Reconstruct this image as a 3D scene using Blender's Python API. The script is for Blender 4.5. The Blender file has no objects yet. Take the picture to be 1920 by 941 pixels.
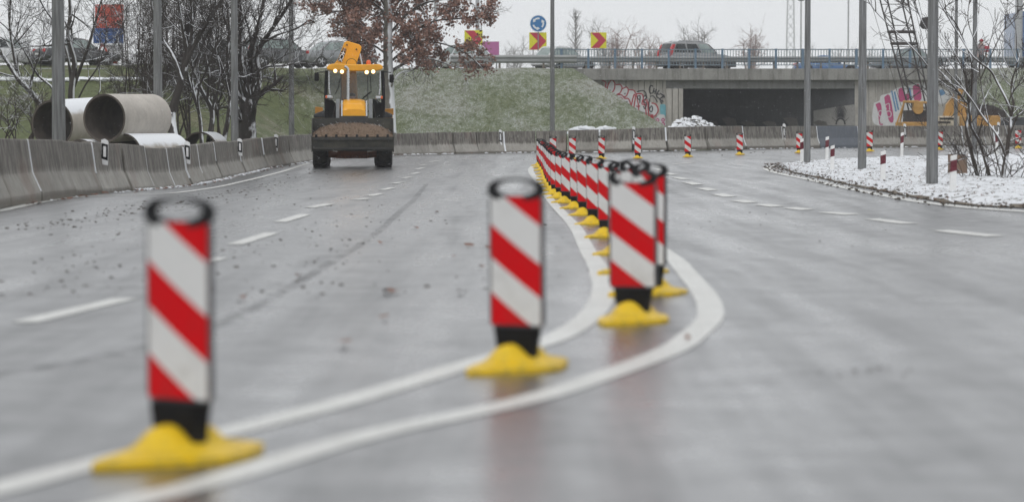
import bpy, math, random
import numpy as np
from mathutils import Vector, Matrix

R = math.radians
random.seed(7)
sc = bpy.context.scene
C = sc.collection

# ------------------------------------------------------------------ camera
F = 5300.0            # focal length in photo pixels (photo 1920 wide)
H = 1.09              # camera height
HY = 240.0            # horizon row
TILT = math.atan((470.5 - HY) / F)
cd = bpy.data.cameras.new('camera')
cam = bpy.data.objects.new('camera', cd)
C.objects.link(cam)
cd.sensor_width = 36.0
cd.lens = F / 1920 * 36.0
cd.clip_start = 0.5
cd.clip_end = 4000
cam.location = (0, 0, H)
cam.rotation_euler = (math.pi / 2 - TILT, 0, 0)
cd.dof.use_dof = True
cd.dof.focus_distance = 82.0
cd.dof.aperture_fstop = 2.2
sc.camera = cam

# ------------------------------------------------------------------ sky, sun, exposure
SUN_EL, SUN_AZ = R(50), R(200)
w = bpy.data.worlds.new('World')
sc.world = w
w.use_nodes = True
nt = w.node_tree
nt.nodes.clear()
out = nt.nodes.new('ShaderNodeOutputWorld')
bg = nt.nodes.new('ShaderNodeBackground')
sky = nt.nodes.new('ShaderNodeTexSky')
sky.sky_type = 'NISHITA'
sky.sun_disc = False
sky.sun_elevation = SUN_EL
sky.sun_rotation = SUN_AZ
hs = nt.nodes.new('ShaderNodeHueSaturation')
hs.inputs['Saturation'].default_value = 0.12
mx = nt.nodes.new('ShaderNodeMix'); mx.data_type = 'RGBA'
mx.inputs[0].default_value = 0.88
mx.inputs[7].default_value = (7.15, 7.32, 7.55, 1)      # even overcast cloud layer
nt.links.new(sky.outputs[0], hs.inputs['Color'])
nt.links.new(hs.outputs[0], mx.inputs[6])
nt.links.new(mx.outputs[2], bg.inputs['Color'])
bg.inputs['Strength'].default_value = 0.1
nt.links.new(bg.outputs[0], out.inputs['Surface'])
ld = bpy.data.lights.new('sun', 'SUN')
ld.energy = 0.6
ld.angle = R(25)
ld.color = (1.0, 0.97, 0.93)
sun = bpy.data.objects.new('sun', ld)
C.objects.link(sun)
sun.rotation_euler = (math.pi / 2 - SUN_EL, 0, math.pi - SUN_AZ)
sc.view_settings.view_transform = 'Standard'
sc.view_settings.look = 'None'
sc.view_settings.gamma = 1.0
sc.view_settings.exposure = 0.30
sc.view_settings.use_curve_mapping = False
sc.cycles.volume_bounces = 4
sc.cycles.max_bounces = 12
sc.cycles.transparent_max_bounces = 24

# ------------------------------------------------------------------ pixel -> place
CT, ST = math.cos(TILT), math.sin(TILT)
def ray(px, py):
    u = (px - 960) / F
    v = (470.5 - py) / F
    return Vector((u, CT + v * ST, -ST + v * CT))
def P(px, py, Y):
    d = ray(px, py)
    return Vector((0, 0, H)) + d * (Y / d.y)

# gentle shape of the carriageway (crossfall and dip), from measured points
GS = [(-6, 8, 0), (-3, 8, 0), (0, 8, 0), (3, 8, 0), (6, 8, 0), (-6, 0, 0), (0, 0, 0), (6, 0, 0), (-4, 16, 0), (1, 18, 0), (5, 18, 0), (8, 25, 0), (-4, 25, 0), (-3, 35, -.03), (1, 32, -.14), (1, 39, -.19), (.8, 53, -.22), (1, 75, -.19), (1, 96, -.14), (7, 108, -.06),
      (-7.4, 42, 0), (-7.5, 46, -.01), (-7.6, 50.5, -.07), (-7.66, 54.6, -.14), (-7.6, 62, -.24), (-7.6, 68, -.24),
      (-7.6, 72, -.21), (-7.6, 78, -.17), (-7.4, 86, -.1), (-7, 92, -.04), (-6, 100, 0), (-5, 118, -.02), (1, 120, .03),
      (8, 120, .15), (14, 128, .16), (24, 136, .2), (34, 140, .2), (-4.8, 84, -.06), (-3, 60, -.15), (-3, 100, -.03), (8, 48, 0), (12, 50, 0), (7.5, 60, 0),
      (10, 70, 0), (12, 90, .02), (10, 105, .05), (20, 70, 0), (20, 105, .08), (5, 70, -.06), (5, 90, -.06)]
GA = np.array(GS, float)
def gzv(x, y):
    x = np.asarray(x, float); y = np.asarray(y, float)
    num = np.zeros(np.broadcast(x, y).shape); den = np.full(num.shape, 1e-5)
    for a, b, c in GA:
        sy = 3.5 + 0.035 * b
        q = np.exp(-((x - a) / 2.4) ** 2 / 2 - ((y - b) / sy) ** 2 / 2)
        num = num + q * c; den = den + q
    return num / den
def gz(x, y):
    return float(gzv(np.array([x]), np.array([y]))[0])
def G(px, py):
    """point of the ground seen at a photo pixel"""
    d = ray(px, py)
    z = 0.0
    for _ in range(8):
        t = (z - H) / d.z
        p = Vector((0, 0, H)) + d * t
        z = z * .4 + .6 * gz(p.x, p.y)
    p.z = gz(p.x, p.y)
    return p
def S(y):                       # metres of ground row, helper
    return F / y

# ------------------------------------------------------------------ mesh helpers
class MB:
    def __init__(self):
        self.v = []; self.f = []; self.m = []; self.s = []
    def add(self, vs, fs, mat=0, smooth=False, M=None):
        o = len(self.v)
        if M is not None:
            vs = [M @ Vector(p) for p in vs]
        self.v.extend([tuple(p) for p in vs])
        for f in fs:
            self.f.append([i + o for i in f]); self.m.append(mat); self.s.append(smooth)
        return self
    def box(self, c, d, mat=0, M=None, rz=0, ry=0, rx=0):
        x, y, z = d[0] / 2, d[1] / 2, d[2] / 2
        vs = [Vector((a * x, b * y, e * z)) for a in (-1, 1) for b in (-1, 1) for e in (-1, 1)]
        if rz or ry or rx:
            r = Matrix.Rotation(rz, 3, 'Z') @ Matrix.Rotation(ry, 3, 'Y') @ Matrix.Rotation(rx, 3, 'X')
            vs = [r @ p for p in vs]
        vs = [p + Vector(c) for p in vs]
        return self.add(vs, [(0, 1, 3, 2), (4, 6, 7, 5), (0, 4, 5, 1), (2, 3, 7, 6), (0, 2, 6, 4), (1, 5, 7, 3)], mat, False, M)
    def tube(self, pts, rad, n=6, mat=0, cap=True, smooth=True, M=None, flat=None):
        pts = [Vector(p) for p in pts]
        if not hasattr(rad, '__len__'):
            rad = [rad] * len(pts)
        vs = []; fs = []
        up = None
        for i, p in enumerate(pts):
            d = pts[min(i + 1, len(pts) - 1)] - pts[max(i - 1, 0)]
            if d.length < 1e-9: d = Vector((0, 0, 1))
            d.normalize()
            if up is None:
                up = Vector((0, 0, 1)) if abs(d.z) < .9 else Vector((0, -1, 0))
            a = d.cross(up)
            if a.length < 1e-4: a = d.orthogonal()
            a.normalize(); b = a.cross(d).normalized(); up = b
            for k in range(n):
                t = 2 * math.pi * (k + .5) / n
                vs.append(p + (a * math.cos(t) + b * math.sin(t)) * rad[i])
        for i in range(len(pts) - 1):
            for k in range(n):
                fs.append((i * n + k, i * n + (k + 1) % n, (i + 1) * n + (k + 1) % n, (i + 1) * n + k))
        self.add(vs, fs, mat, smooth, M)
        if cap:
            o = len(self.v) - len(vs)
            self.f.append([o + k for k in range(n)][::-1]); self.m.append(mat); self.s.append(False)
            o2 = o + (len(pts) - 1) * n
            self.f.append([o2 + k for k in range(n)]); self.m.append(mat); self.s.append(False)
        return self
    def cyl(self, a, b, r, r2=None, n=16, mat=0, cap=True, M=None):
        return self.tube([a, b], [r, r if r2 is None else r2], n, mat, cap, True, M)
    def prism(self, poly, a, b, axis='y', mat=0, M=None, smooth=False):
        """polygon in the plane across `axis`, extruded from a to b"""
        n = len(poly)
        def at(p, t):
            if axis == 'y': return (p[0], t, p[1])
            if axis == 'x': return (t, p[0], p[1])
            return (p[0], p[1], t)
        vs = [at(p, a) for p in poly] + [at(p, b) for p in poly]
        fs = [tuple(range(n)), tuple(range(2 * n - 1, n - 1, -1))]
        fs += [(i, i + n, (i + 1) % n + n, (i + 1) % n) for i in range(n)]
        return self.add(vs, fs, mat, smooth, M)
    def lathe(self, prof, n=24, mat=0, M=None, smooth=True, closed=False):
        """profile (r, h) turned about z"""
        vs = []; fs = []
        for r, h in prof:
            for k in range(n):
                t = 2 * math.pi * k / n
                vs.append((r * math.cos(t), r * math.sin(t), h))
        m = len(prof)
        for i in range(m if closed else m - 1):
            j = (i + 1) % m
            for k in range(n):
                fs.append((i * n + k, i * n + (k + 1) % n, j * n + (k + 1) % n, j * n + k))
        return self.add(vs, fs, mat, smooth, M)
    def ball(self, c, r, n=10, mat=0, sc3=(1, 1, 1), jit=0, rnd=None):
        vs = []; fs = []
        m = max(4, n // 2 + 1)
        for i in range(m + 1):
            a = math.pi * i / m
            for k in range(n):
                t = 2 * math.pi * k / n
                q = 1 + (rnd.uniform(-jit, jit) if jit else 0)
                vs.append((c[0] + r * q * sc3[0] * math.sin(a) * math.cos(t), c[1] + r * q * sc3[1] * math.sin(a) * math.sin(t), c[2] + r * q * sc3[2] * math.cos(a)))
        for i in range(m):
            for k in range(n):
                fs.append((i * n + k, (i + 1) * n + k, (i + 1) * n + (k + 1) % n, i * n + (k + 1) % n))
        return self.add(vs, fs, mat, jit == 0)
    def build(self, name, mats, parent=None, bevel=0, seg=2, sharp=40, loc=None, doubles=True):
        me = bpy.data.meshes.new(name)
        me.from_pydata(self.v, [], self.f)
        me.update()
        if not isinstance(mats, (list, tuple)): mats = [mats]
        for mm in mats: me.materials.append(mm)
        me.polygons.foreach_set('material_index', self.m)
        me.polygons.foreach_set('use_smooth', self.s)
        if any(self.s) and not all(self.s) or any(self.s):
            try: me.set_sharp_from_angle(angle=R(sharp))
            except Exception: pass
        o = bpy.data.objects.new(name, me)
        C.objects.link(o)
        if parent is not None: o.parent = parent
        if loc is not None: o.location = loc
        if bevel:
            b = o.modifiers.new('bevel', 'BEVEL'); b.width = bevel; b.segments = seg; b.limit_method = 'ANGLE'; b.angle_limit = R(35)
            b.harden_normals = False
        return o

def tag(o, label=None, cat=None, group=None, kind=None):
    if label: o['label'] = label
    if cat: o['category'] = cat
    if group: o['group'] = group
    if kind: o['kind'] = kind
    return o
def thing(name, label, cat, loc=(0, 0, 0), rz=0, group=None):
    o = bpy.data.objects.new(name, None); C.objects.link(o)
    o.empty_display_size = .2
    o.location = loc; o.rotation_euler = (0, 0, rz)
    return tag(o, label, cat, group)
def copy_tree(o, parent=None):
    c = o.copy(); C.objects.link(c)
    if parent is not None: c.parent = parent
    for ch in list(o.children):
        copy_tree(ch, c)
    return c
ORD = ['', 'first', 'second', 'third', 'fourth', 'fifth', 'sixth', 'seventh', 'eighth', 'ninth', 'tenth', 'eleventh', 'twelfth', 'thirteenth', 'fourteenth', 'fifteenth', 'sixteenth', 'seventeenth', 'eighteenth', 'nineteenth', 'twentieth', 'twenty first', 'twenty second', 'twenty third', 'twenty fourth', 'twenty fifth', 'twenty sixth', 'twenty seventh', 'twenty eighth', 'twenty ninth', 'thirtieth']

# ------------------------------------------------------------------ materials
class NT:
    def __init__(self, name):
        self.mat = bpy.data.materials.new(name); self.mat.use_nodes = True
        self.t = self.mat.node_tree; self.n = self.t.nodes
        self.b = self.n['Principled BSDF']
    def new(self, kind, **kw):
        nd = self.n.new(kind)
        for k, v in kw.items(): setattr(nd, k, v)
        return nd
    def link(self, a, b): self.t.links.new(a, b)
    def coords(self, scale=(1, 1, 1), world=False, rand=True):
        if world:
            v = self.new('ShaderNodeNewGeometry').outputs['Position']
        else:
            v = self.new('ShaderNodeTexCoord').outputs['Object']
            if rand:
                oi = self.new('ShaderNodeObjectInfo')
                mu = self.new('ShaderNodeMath', operation='MULTIPLY'); mu.inputs[1].default_value = 83.0
                self.link(oi.outputs['Random'], mu.inputs[0])
                ad = self.new('ShaderNodeVectorMath', operation='ADD')
                self.link(v, ad.inputs[0]); self.link(mu.outputs[0], ad.inputs[1])
                v = ad.outputs[0]
        mp = self.new('ShaderNodeMapping'); mp.inputs['Scale'].default_value = scale
        self.link(v, mp.inputs['Vector'])
        return mp.outputs[0]
    def noise(self, vec, scale, detail=4, rough=.55, dist=0):
        nz = self.new('ShaderNodeTexNoise'); nz.inputs['Scale'].default_value = scale
        nz.inputs['Detail'].default_value = detail; nz.inputs['Roughness'].default_value = rough
        nz.inputs['Distortion'].default_value = dist
        self.link(vec, nz.inputs['Vector'])
        return nz.outputs['Fac']
    def ramp(self, fac, a, b, lo=0.0, hi=1.0):
        mr = self.new('ShaderNodeMapRange'); mr.inputs[1].default_value = a; mr.inputs[2].default_value = b
        mr.inputs[3].default_value = lo; mr.inputs[4].default_value = hi
        self.link(fac, mr.inputs[0])
        return mr.outputs[0]
    def mix(self, fac, a, b):
        m = self.new('ShaderNodeMix', data_type='RGBA')
        for sock, val in ((m.inputs[0], fac), (m.inputs[6], a), (m.inputs[7], b)):
            if isinstance(val, (tuple, list)): sock.default_value = (*val[:3], 1)
            elif isinstance(val, (int, float)): sock.default_value = val
            else: self.link(val, sock)
        return m.outputs[2]
    def math(self, op, a, b=0.0):
        m = self.new('ShaderNodeMath', operation=op)
        for i, val in enumerate((a, b)):
            if isinstance(val, (int, float)): m.inputs[i].default_value = val
            else: self.link(val, m.inputs[i])
        return m.outputs[0]
    def bump(self, h, strength=.3, dist=.02):
        b = self.new('ShaderNodeBump'); b.inputs['Strength'].default_value = strength; b.inputs['Distance'].default_value = dist
        self.link(h, b.inputs['Height']); self.link(b.outputs[0], self.b.inputs['Normal'])
    def color(self, c):
        if isinstance(c, (tuple, list)): self.b.inputs['Base Color'].default_value = (*c[:3], 1)
        else: self.link(c, self.b.inputs['Base Color'])
    def rough(self, r):
        if isinstance(r, (int, float)): self.b.inputs['Roughness'].default_value = r
        else: self.link(r, self.b.inputs['Roughness'])
    def snowfac(self, d, lo, hi, scale=6.0, amt=.5, nscale=(1, 1, 1)):
        """where lying or windblown snow sticks: surfaces that face direction d"""
        g = self.new('ShaderNodeNewGeometry')
        dp = self.new('ShaderNodeVectorMath', operation='DOT_PRODUCT')
        self.link(g.outputs['Normal'], dp.inputs[0]); dp.inputs[1].default_value = Vector(d).normalized()
        nz = self.noise(self.coords(nscale), scale, 3)
        s = self.math('ADD', dp.outputs['Value'], self.math('MULTIPLY', self.math('SUBTRACT', nz, .5), amt * 2))
        return self.ramp(s, lo, hi)

def pm(name, col, rough=.5, metal=0, var=.15, scale=8, dirt=None, dirt_amt=.4, spec=.5, bump=0, stretch=(1, 1, 1), emit=None, coat=0):
    """paint / plastic / metal with mottling, dirt and slight bumps"""
    t = NT(name)
    v = t.coords(stretch)
    n1 = t.noise(v, scale, 4)
    c = t.mix(t.ramp(n1, .3, .7), tuple(max(0, x * (1 - var)) for x in col), tuple(min(1, x * (1 + var)) for x in col))
    if dirt:
        n2 = t.noise(v, scale * .45, 6, .65)
        c = t.mix(t.ramp(n2, .45, .75, 0, dirt_amt), c, dirt)
    t.color(c)
    t.rough(t.ramp(n1, .2, .8, max(.03, rough - .1), min(1, rough + .1)))
    t.b.inputs['Metallic'].default_value = metal
    t.b.inputs['Specular IOR Level'].default_value = spec
    if coat: t.b.inputs['Coat Weight'].default_value = coat
    if bump: t.bump(t.noise(v, scale * 4, 4), bump, .01)
    if emit:
        t.b.inputs['Emission Color'].default_value = (*emit[0], 1); t.b.inputs['Emission Strength'].default_value = emit[1]
    return t.mat

SNOW = (.82, .84, .87)
M = {}
def snowy(name, col, d=(.35, -.25, .9), lo=.45, hi=.7, rough=.85, scale=6, amt=.35, var=.25, dscale=9, stretch=(1, 1, 1), bump=.4):
    t = NT(name)
    v = t.coords(stretch)
    n = t.noise(v, dscale, 5)
    c = t.mix(t.ramp(n, .3, .7), tuple(x * (1 - var) for x in col), tuple(x * (1 + var) for x in col))
    f = t.snowfac(d, lo, hi, scale, amt)
    t.color(t.mix(f, c, SNOW)); t.rough(rough)
    if bump: t.bump(n, bump, .03)
    return t.mat

# wet asphalt
t = NT('wet asphalt')
v = t.coords(world=True)
vs_ = t.coords((1, .12, 1), world=True)
fine = t.noise(v, 60, 4, .7)
mid = t.noise(vs_, 1.1, 5, .6)
big = t.noise(vs_, .35, 4, .6)
c = t.mix(t.ramp(fine, .3, .75), (.022, .023, .025), (.062, .063, .066))
c = t.mix(t.ramp(mid, .4, .7, 0, .45), c, (.085, .086, .088))
c = t.mix(t.ramp(big, .52, .7, 0, .5), c, (.03, .031, .034))
t.color(c)
iso = t.noise(v, 2.2, 9, .72); trk = t.noise(t.coords((1, .035, 1), world=True), 2.6, 4, .6)
wet = t.ramp(t.math('ADD', t.math('ADD', t.math('MULTIPLY', mid, .2), t.math('MULTIPLY', big, .15)), t.math('ADD', t.math('MULTIPLY', iso, .32), t.math('MULTIPLY', trk, .33))), .39, .63)
sepc = t.mix(t.math('MULTIPLY', wet, .5), c, (.11, .11, .112))
t.color(t.mix(t.ramp(iso, .56, .70, 0, .25), sepc, (.03, .03, .032)))
t.rough(t.ramp(wet, 0, 1, .22, .5))
t.b.inputs['Specular IOR Level'].default_value = .5
t.b.inputs['Coat IOR'].default_value = 1.42
t.link(t.ramp(wet, 0, 1, 1.0, .5), t.b.inputs['Coat Weight'])
t.link(t.ramp(wet, 0, 1, .22, .42), t.b.inputs['Coat Roughness'])
t.bump(t.math('ADD', t.math('MULTIPLY', fine, .35), iso), .045, .006)
M['asphalt'] = t.mat

# old bridge road, not seen from above
M['asphalt_up'] = pm('upper asphalt', (.07, .07, .075), .7, scale=20)

# worn road paint
t = NT('road paint')
v = t.coords(world=True)
n = t.noise(v, 35, 5, .7); n2 = t.noise(v, 3, 4)
c = t.mix(t.ramp(n2, .3, .7), (.56, .56, .53), (.72, .72, .69))
n4 = t.noise(v, .9, 4, .6)
c = t.mix(t.ramp(n4, .48, .68, 0, .25), c, (.36, .36, .34))
n3 = t.noise(v, 9, 6, .7)
wear = t.math('MAXIMUM', t.math('MULTIPLY', t.ramp(n, .55, .66), t.ramp(n2, .35, .65)), t.ramp(n3, .60, .68, 0, .6))
t.color(t.mix(wear, c, (.12, .12, .12)))
t.rough(t.ramp(n, .3, .7, .3, .5))
t.bump(n, .15, .004)
M['paint'] = t.mat

# thin snow over winter grass
t = NT('winter grass')
v = t.coords((1, .55, 1), world=True)
v2 = t.coords(world=True)
f1 = t.noise(v, 24, 5, .72, .4); f2 = t.noise(v2, .22, 4, .6); f3 = t.noise(v, 3.2, 6, .68, .4); f4 = t.noise(v2, 28, 3)
g = t.mix(t.ramp(f3, .35, .65), (.085, .115, .032), (.165, .19, .066))
g = t.mix(t.ramp(f4, .45, .7, 0, .55), g, (.055, .065, .022))
g = t.mix(t.ramp(f2, .5, .7, 0, .5), g, (.20, .145, .08))
sep = t.new('ShaderNodeSeparateXYZ'); t.link(v2, sep.inputs[0])
snowx = t.ramp(sep.outputs[0], -15, -9, -.10, .012)
sn = t.math('ADD', t.math('ADD', t.math('MULTIPLY', f1, .8), t.math('MULTIPLY', f3, .2)), t.math('MULTIPLY', t.math('SUBTRACT', f2, .5), .22))
sn = t.math('ADD', sn, snowx)
fac = t.ramp(sn, .513, .58, 0, .66)
t.color(t.mix(fac, g, (.72, .75, .78)))
t.rough(.95)
t.bump(t.math('ADD', f1, f4), .8, .12)
M['grass'] = t.mat

# snow lying on the island, with clods and grass showing
t = NT('trampled snow')
v = t.coords(world=True)
n = t.noise(v, 7, 6, .65, .6); n2 = t.noise(v, 1.2, 4, .6); n3 = t.noise(v, 22, 4, .6)
dirtc = t.mix(t.ramp(n3, .35, .65), (.05, .045, .03), (.13, .11, .075))
fac = t.ramp(t.math('ADD', t.math('MULTIPLY', n, .62), t.math('MULTIPLY', n2, .38)), .535, .585)
t.color(t.mix(fac, (.80, .82, .85), dirtc)); t.rough(.9)
t.bump(t.math('ADD', n, t.math('MULTIPLY', n3, .4)), .8, .06)
M['snowground'] = t.mat
M['dirt'] = pm('dirty verge', (.16, .135, .105), .95, var=.5, scale=14, bump=.5)
M['seam'] = None
t = NT('dark road seam')
v = t.coords(world=True); n = t.noise(v, 5, 6, .7)
t.color((.025, .025, .027)); t.rough(.6); t.link(t.ramp(n, .44, .62, 0, .42), t.b.inputs['Alpha'])
M['seam'] = t.mat

# concrete: streaked, stained
def concrete(name, col, streak=.5, dark=(.10, .095, .085), sc_=11):
    t = NT(name)
    v = t.coords((1, 1, .10)); v2 = t.coords()
    st = t.noise(v, sc_, 5, .7); bl = t.noise(v2, 1.6 if sc_ > 8 else .7, 6, .7); fi = t.noise(v2, 38 if sc_ > 8 else 9, 4, .6)
    c = t.mix(t.ramp(bl, .3, .7), tuple(x * .75 for x in col), tuple(min(1, x * 1.2) for x in col))
    c = t.mix(t.ramp(st, .46, .72, 0, streak), c, dark)
    c = t.mix(t.ramp(fi, .4, .7, 0, .25), c, tuple(x * 1.35 for x in col))
    t.color(c); t.rough(.85)
    t.bump(t.math('ADD', t.math('MULTIPLY', st, .6), fi), .35, .012)
    return t.mat
t = NT('weathered barrier concrete')
v = t.coords((1, 1, .07)); v2 = t.coords(); vr = t.coords(rand=False)
st = t.noise(v, 13, 6, .7); st2 = t.noise(v, 42, 4, .7); bl = t.noise(v2, 1.3, 5, .65); fi = t.noise(v2, 38, 4, .6)
sp = t.new('ShaderNodeSeparateXYZ'); t.link(vr, sp.inputs[0])
edge = t.math('ADD', sp.outputs[2], t.math('MULTIPLY', t.math('SUBTRACT', st, .5), .25))
upper = t.ramp(edge, .36, .46)
c = t.mix(t.ramp(bl, .3, .7), (.27, .26, .23), (.45, .43, .395))
c = t.mix(t.ramp(upper, 0, 1, 0, .55), c, (.125, .11, .092))
c = t.mix(t.math('MULTIPLY', t.ramp(st, .43, .58), t.ramp(upper, 0, 1, .22, .85)), c, (.05, .043, .036))
c = t.mix(t.math('MULTIPLY', t.ramp(st2, .5, .75), .3), c, (.30, .28, .25))
c = t.mix(t.ramp(edge, .02, .10, .75, 0), c, (.10, .085, .065))
c = t.mix(t.math('MULTIPLY', t.ramp(t.noise(v2, .7, 3), .58, .7), .35), c, (.2, .12, .09))
c = t.mix(t.ramp(fi, .5, .75, 0, .18), c, (.38, .365, .34))
oi = t.new('ShaderNodeObjectInfo')
c = t.mix(t.ramp(oi.outputs['Random'], .3, 1, 0, .25), c, (.09, .083, .072))
t.color(c); t.rough(.88)
t.bump(t.math('ADD', t.math('MULTIPLY', st2, .6), fi), .4, .012)
M['barrier'] = t.mat
M['bridgecon'] = concrete('bridge concrete', (.26, .255, .24), .9, (.09, .085, .075), 4)
M['girder'] = concrete('girder concrete', (.22, .22, .215), .6, sc_=4)
M['wallcon'] = concrete('wall concrete', (.40, .38, .35), .7, (.17, .16, .14), 4)
M['tunnel'] = concrete('dark tunnel concrete', (.09, .092, .10), .4, (.04, .04, .045))  # underpass walls, much darker than the outer wall concrete
M['plasticbarrier'] = pm('blue grey barrier', (.10, .115, .14), .6, dirt=(.2, .2, .2), dirt_amt=.3)
M['pipe'] = concrete('pipe concrete', (.50, .465, .42), .25, (.27, .24, .2))
t = NT('pipe snow')     # pipe with settled snow on the top
v = t.coords(); n = t.noise(v, 3, 4)
c = t.mix(t.ramp(n, .3, .7), (.37, .335, .29), (.48, .44, .39))
t.color(t.mix(t.snowfac((0, -.15, 1), .42, .62, 3, .22), c, SNOW)); t.rough(.85)
M['pipesnow'] = t.mat
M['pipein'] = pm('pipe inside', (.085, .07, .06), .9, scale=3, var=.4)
M['black'] = pm('black rubber', (.009, .009, .010), .65, spec=.2, scale=20, dirt=(.07, .065, .06), dirt_amt=.15)
M['tyre'] = pm('tyre rubber', (.022, .021, .02), .85, scale=14, dirt=(.10, .085, .065), dirt_amt=.5, bump=.3)
M['darksteel'] = pm('dark muddy steel', (.045, .045, .047), .55, .3, scale=5, dirt=(.13, .115, .085), dirt_amt=.55, bump=.2)
M['bucketsteel'] = pm('muddy bucket steel', (.055, .054, .048), .7, .1, scale=4, spec=.3, dirt=(.15, .14, .105), dirt_amt=.75, bump=.25)
M['darkgrey'] = pm('dark grey paint', (.035, .037, .042), .45, scale=6, dirt=(.12, .11, .09), dirt_amt=.3)
M['orange'] = pm('yellow orange paint', (.90, .41, .012), .34, scale=3, var=.05, spec=.35, dirt=(.42, .24, .06), dirt_amt=.22, coat=.2)
M['orangedirty'] = pm('dirty orange paint', (.6, .27, .03), .5, scale=5, dirt=(.18, .12, .06), dirt_amt=.6)
M['rust'] = pm('red brown mud', (.26, .1, .045), .8, scale=9, dirt=(.08, .06, .05), dirt_amt=.6)
M['chrome'] = pm('bright steel', (.55, .56, .57), .25, .9, var=.08)
M['grey'] = pm('grey steel', (.3, .31, .32), .45, .4, scale=6, dirt=(.14, .12, .1), dirt_amt=.4)
M['white'] = pm('white plastic', (.78, .78, .77), .45, scale=5, var=.06, dirt=(.45, .43, .4), dirt_amt=.35)
M['plate_white'] = pm('white plate', (.8, .8, .8), .4, var=.05, dirt=(.5, .5, .5), dirt_amt=.3)
M['capgrey'] = pm('dark grey cap', (.012, .012, .014), .55, spec=.3)
M['frame'] = pm('grey frame', (.09, .092, .098), .5)
M['redrefl'] = pm('dark red reflector', (.11, .008, .018), .25, var=.15)
def foil(name, col, spec, dirtc):
    t = NT(name); v = t.coords(); vr = t.coords(rand=False)
    sp = t.new('ShaderNodeSeparateXYZ'); t.link(vr, sp.inputs[0])
    low = t.ramp(sp.outputs[2], .2, .62, 1, .35)
    n1 = t.noise(v, 55, 3, .6); n2 = t.noise(v, 7, 5, .65); n3 = t.noise(t.coords((1, 1, .12)), 40, 4, .6)
    f = t.math('MULTIPLY', t.math('MAXIMUM', t.ramp(n1, .60, .68, 0, .6), t.math('MAXIMUM', t.ramp(n2, .52, .72, 0, .45), t.ramp(n3, .58, .7, 0, .35))), low)
    t.color(t.mix(f, col, dirtc)); t.rough(t.ramp(n2, .3, .7, .34, .5)); t.b.inputs['Specular IOR Level'].default_value = spec
    return t.mat
M['red'] = foil('red foil', (.64, .003, .008), .16, (.30, .035, .03))
M['foilwhite'] = foil('white foil', (.71, .71, .705), .3, (.40, .385, .36))
t = NT('yellow rubber'); v = t.coords(); vr = t.coords(rand=False)
sp = t.new('ShaderNodeSeparateXYZ'); t.link(vr, sp.inputs[0])
n1 = t.noise(v, 16, 5, .65); n2 = t.noise(v, 70, 3, .6)
c = t.mix(t.ramp(n1, .3, .7), (.74, .47, .01), (.86, .60, .02))
f = t.math('MULTIPLY', t.math('MAXIMUM', t.ramp(n1, .46, .66, 0, .7), t.ramp(n2, .58, .68, 0, .6)), t.ramp(sp.outputs[2], .015, .11, 1, .3))
t.color(t.mix(f, c, (.26, .19, .07))); t.rough(t.ramp(n1, .3, .7, .38, .6)); t.b.inputs['Specular IOR Level'].default_value = .35; t.bump(n2, .15, .004)
M['yellow'] = t.mat
M['soil'] = None
t = NT('gravelly soil')
v = t.coords(); n = t.noise(v, 22, 6, .7); n2 = t.noise(v, 60, 3)
c = t.mix(t.ramp(n, .3, .7), (.10, .065, .042), (.25, .175, .12))
t.color(t.mix(t.ramp(n2, .6, .75, 0, .6), c, (.42, .36, .3))); t.rough(.95); t.bump(n, .8, .05)
M['soil'] = t.mat
def glass(name, tint=(.05, .06, .06), alpha=.5):
    t = NT(name)
    t.color(tint); t.rough(.06); t.b.inputs['Specular IOR Level'].default_value = .6
    t.b.inputs['Alpha'].default_value = alpha
    return t.mat
M['glass'] = glass('cab glass', (.14, .155, .155), .22)
M['carglass'] = pm('car window', (.012, .016, .017), .08, var=.3, scale=2, spec=.5)
M['carglasslight'] = pm('bright car window', (.22, .27, .26), .12, var=.3, scale=2, spec=.7)
M['lamp'] = pm('lit work lamp', (1, .95, .8), .2, emit=((1, .84, .55), 7))
M['lampwarm'] = pm('warm lamp halo ring', (1, .9, .6), .2, emit=((1, .55, .16), 1.5))  # glowing outer lens ring that stands for the lamp's warm halo
M['amber'] = pm('amber plastic', (.75, .13, .02), .3, var=.05)
M['tail'] = pm('red lamp', (.5, .015, .02), .2, var=.1, spec=.6)
M['steelpole'] = None
t = NT('galvanised pole')
v = t.coords((1, 1, .05)); n = t.noise(v, 26, 4, .6); n2 = t.noise(t.coords((1, 1, .3)), 5, 4)
c = t.mix(t.ramp(n, .35, .7), (.11, .113, .113), (.26, .265, .268))
c = t.mix(t.ramp(n2, .5, .75, 0, .4), c, (.15, .145, .13))
t.color(t.mix(t.snowfac((.93, -.36, 0), .95, .99, 3, .05), c, (.72, .74, .76))); t.rough(.55)
t.b.inputs['Metallic'].default_value = .25
M['steelpole'] = t.mat
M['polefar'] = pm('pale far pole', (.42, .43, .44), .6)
M['rail'] = pm('steel guard rail', (.28, .29, .29), .5, .35, dirt=(.16, .15, .13), dirt_amt=.5, stretch=(.2, 1, 1))
M['railpost'] = pm('rusty guard post', (.19, .16, .135), .7, dirt=(.1, .07, .05), dirt_amt=.5)
M['blue'] = pm('blue railing paint', (.11, .185, .27), .5, scale=6, dirt=(.2, .2, .2), dirt_amt=.45)
M['bars'] = pm('grey blue bars', (.17, .215, .25), .5, scale=6, dirt=(.2, .2, .2), dirt_amt=.4)
M['barkisland'] = snowy('island branch', (.055, .044, .036), d=(.25, -.35, .8), lo=.46, hi=.64, scale=2.2, amt=.45, stretch=(1, 1, .3))
M['farsteel'] = pm('haze paled far steel', (.52, .53, .54), .7)  # pylon grey lightened so the colour carries the distance haze
M['bark'] = snowy('dark wet bark', (.048, .041, .037), d=(.55, -.3, .7), lo=.60, hi=.74, scale=3.0, amt=.55, stretch=(1, 1, .3))
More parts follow.
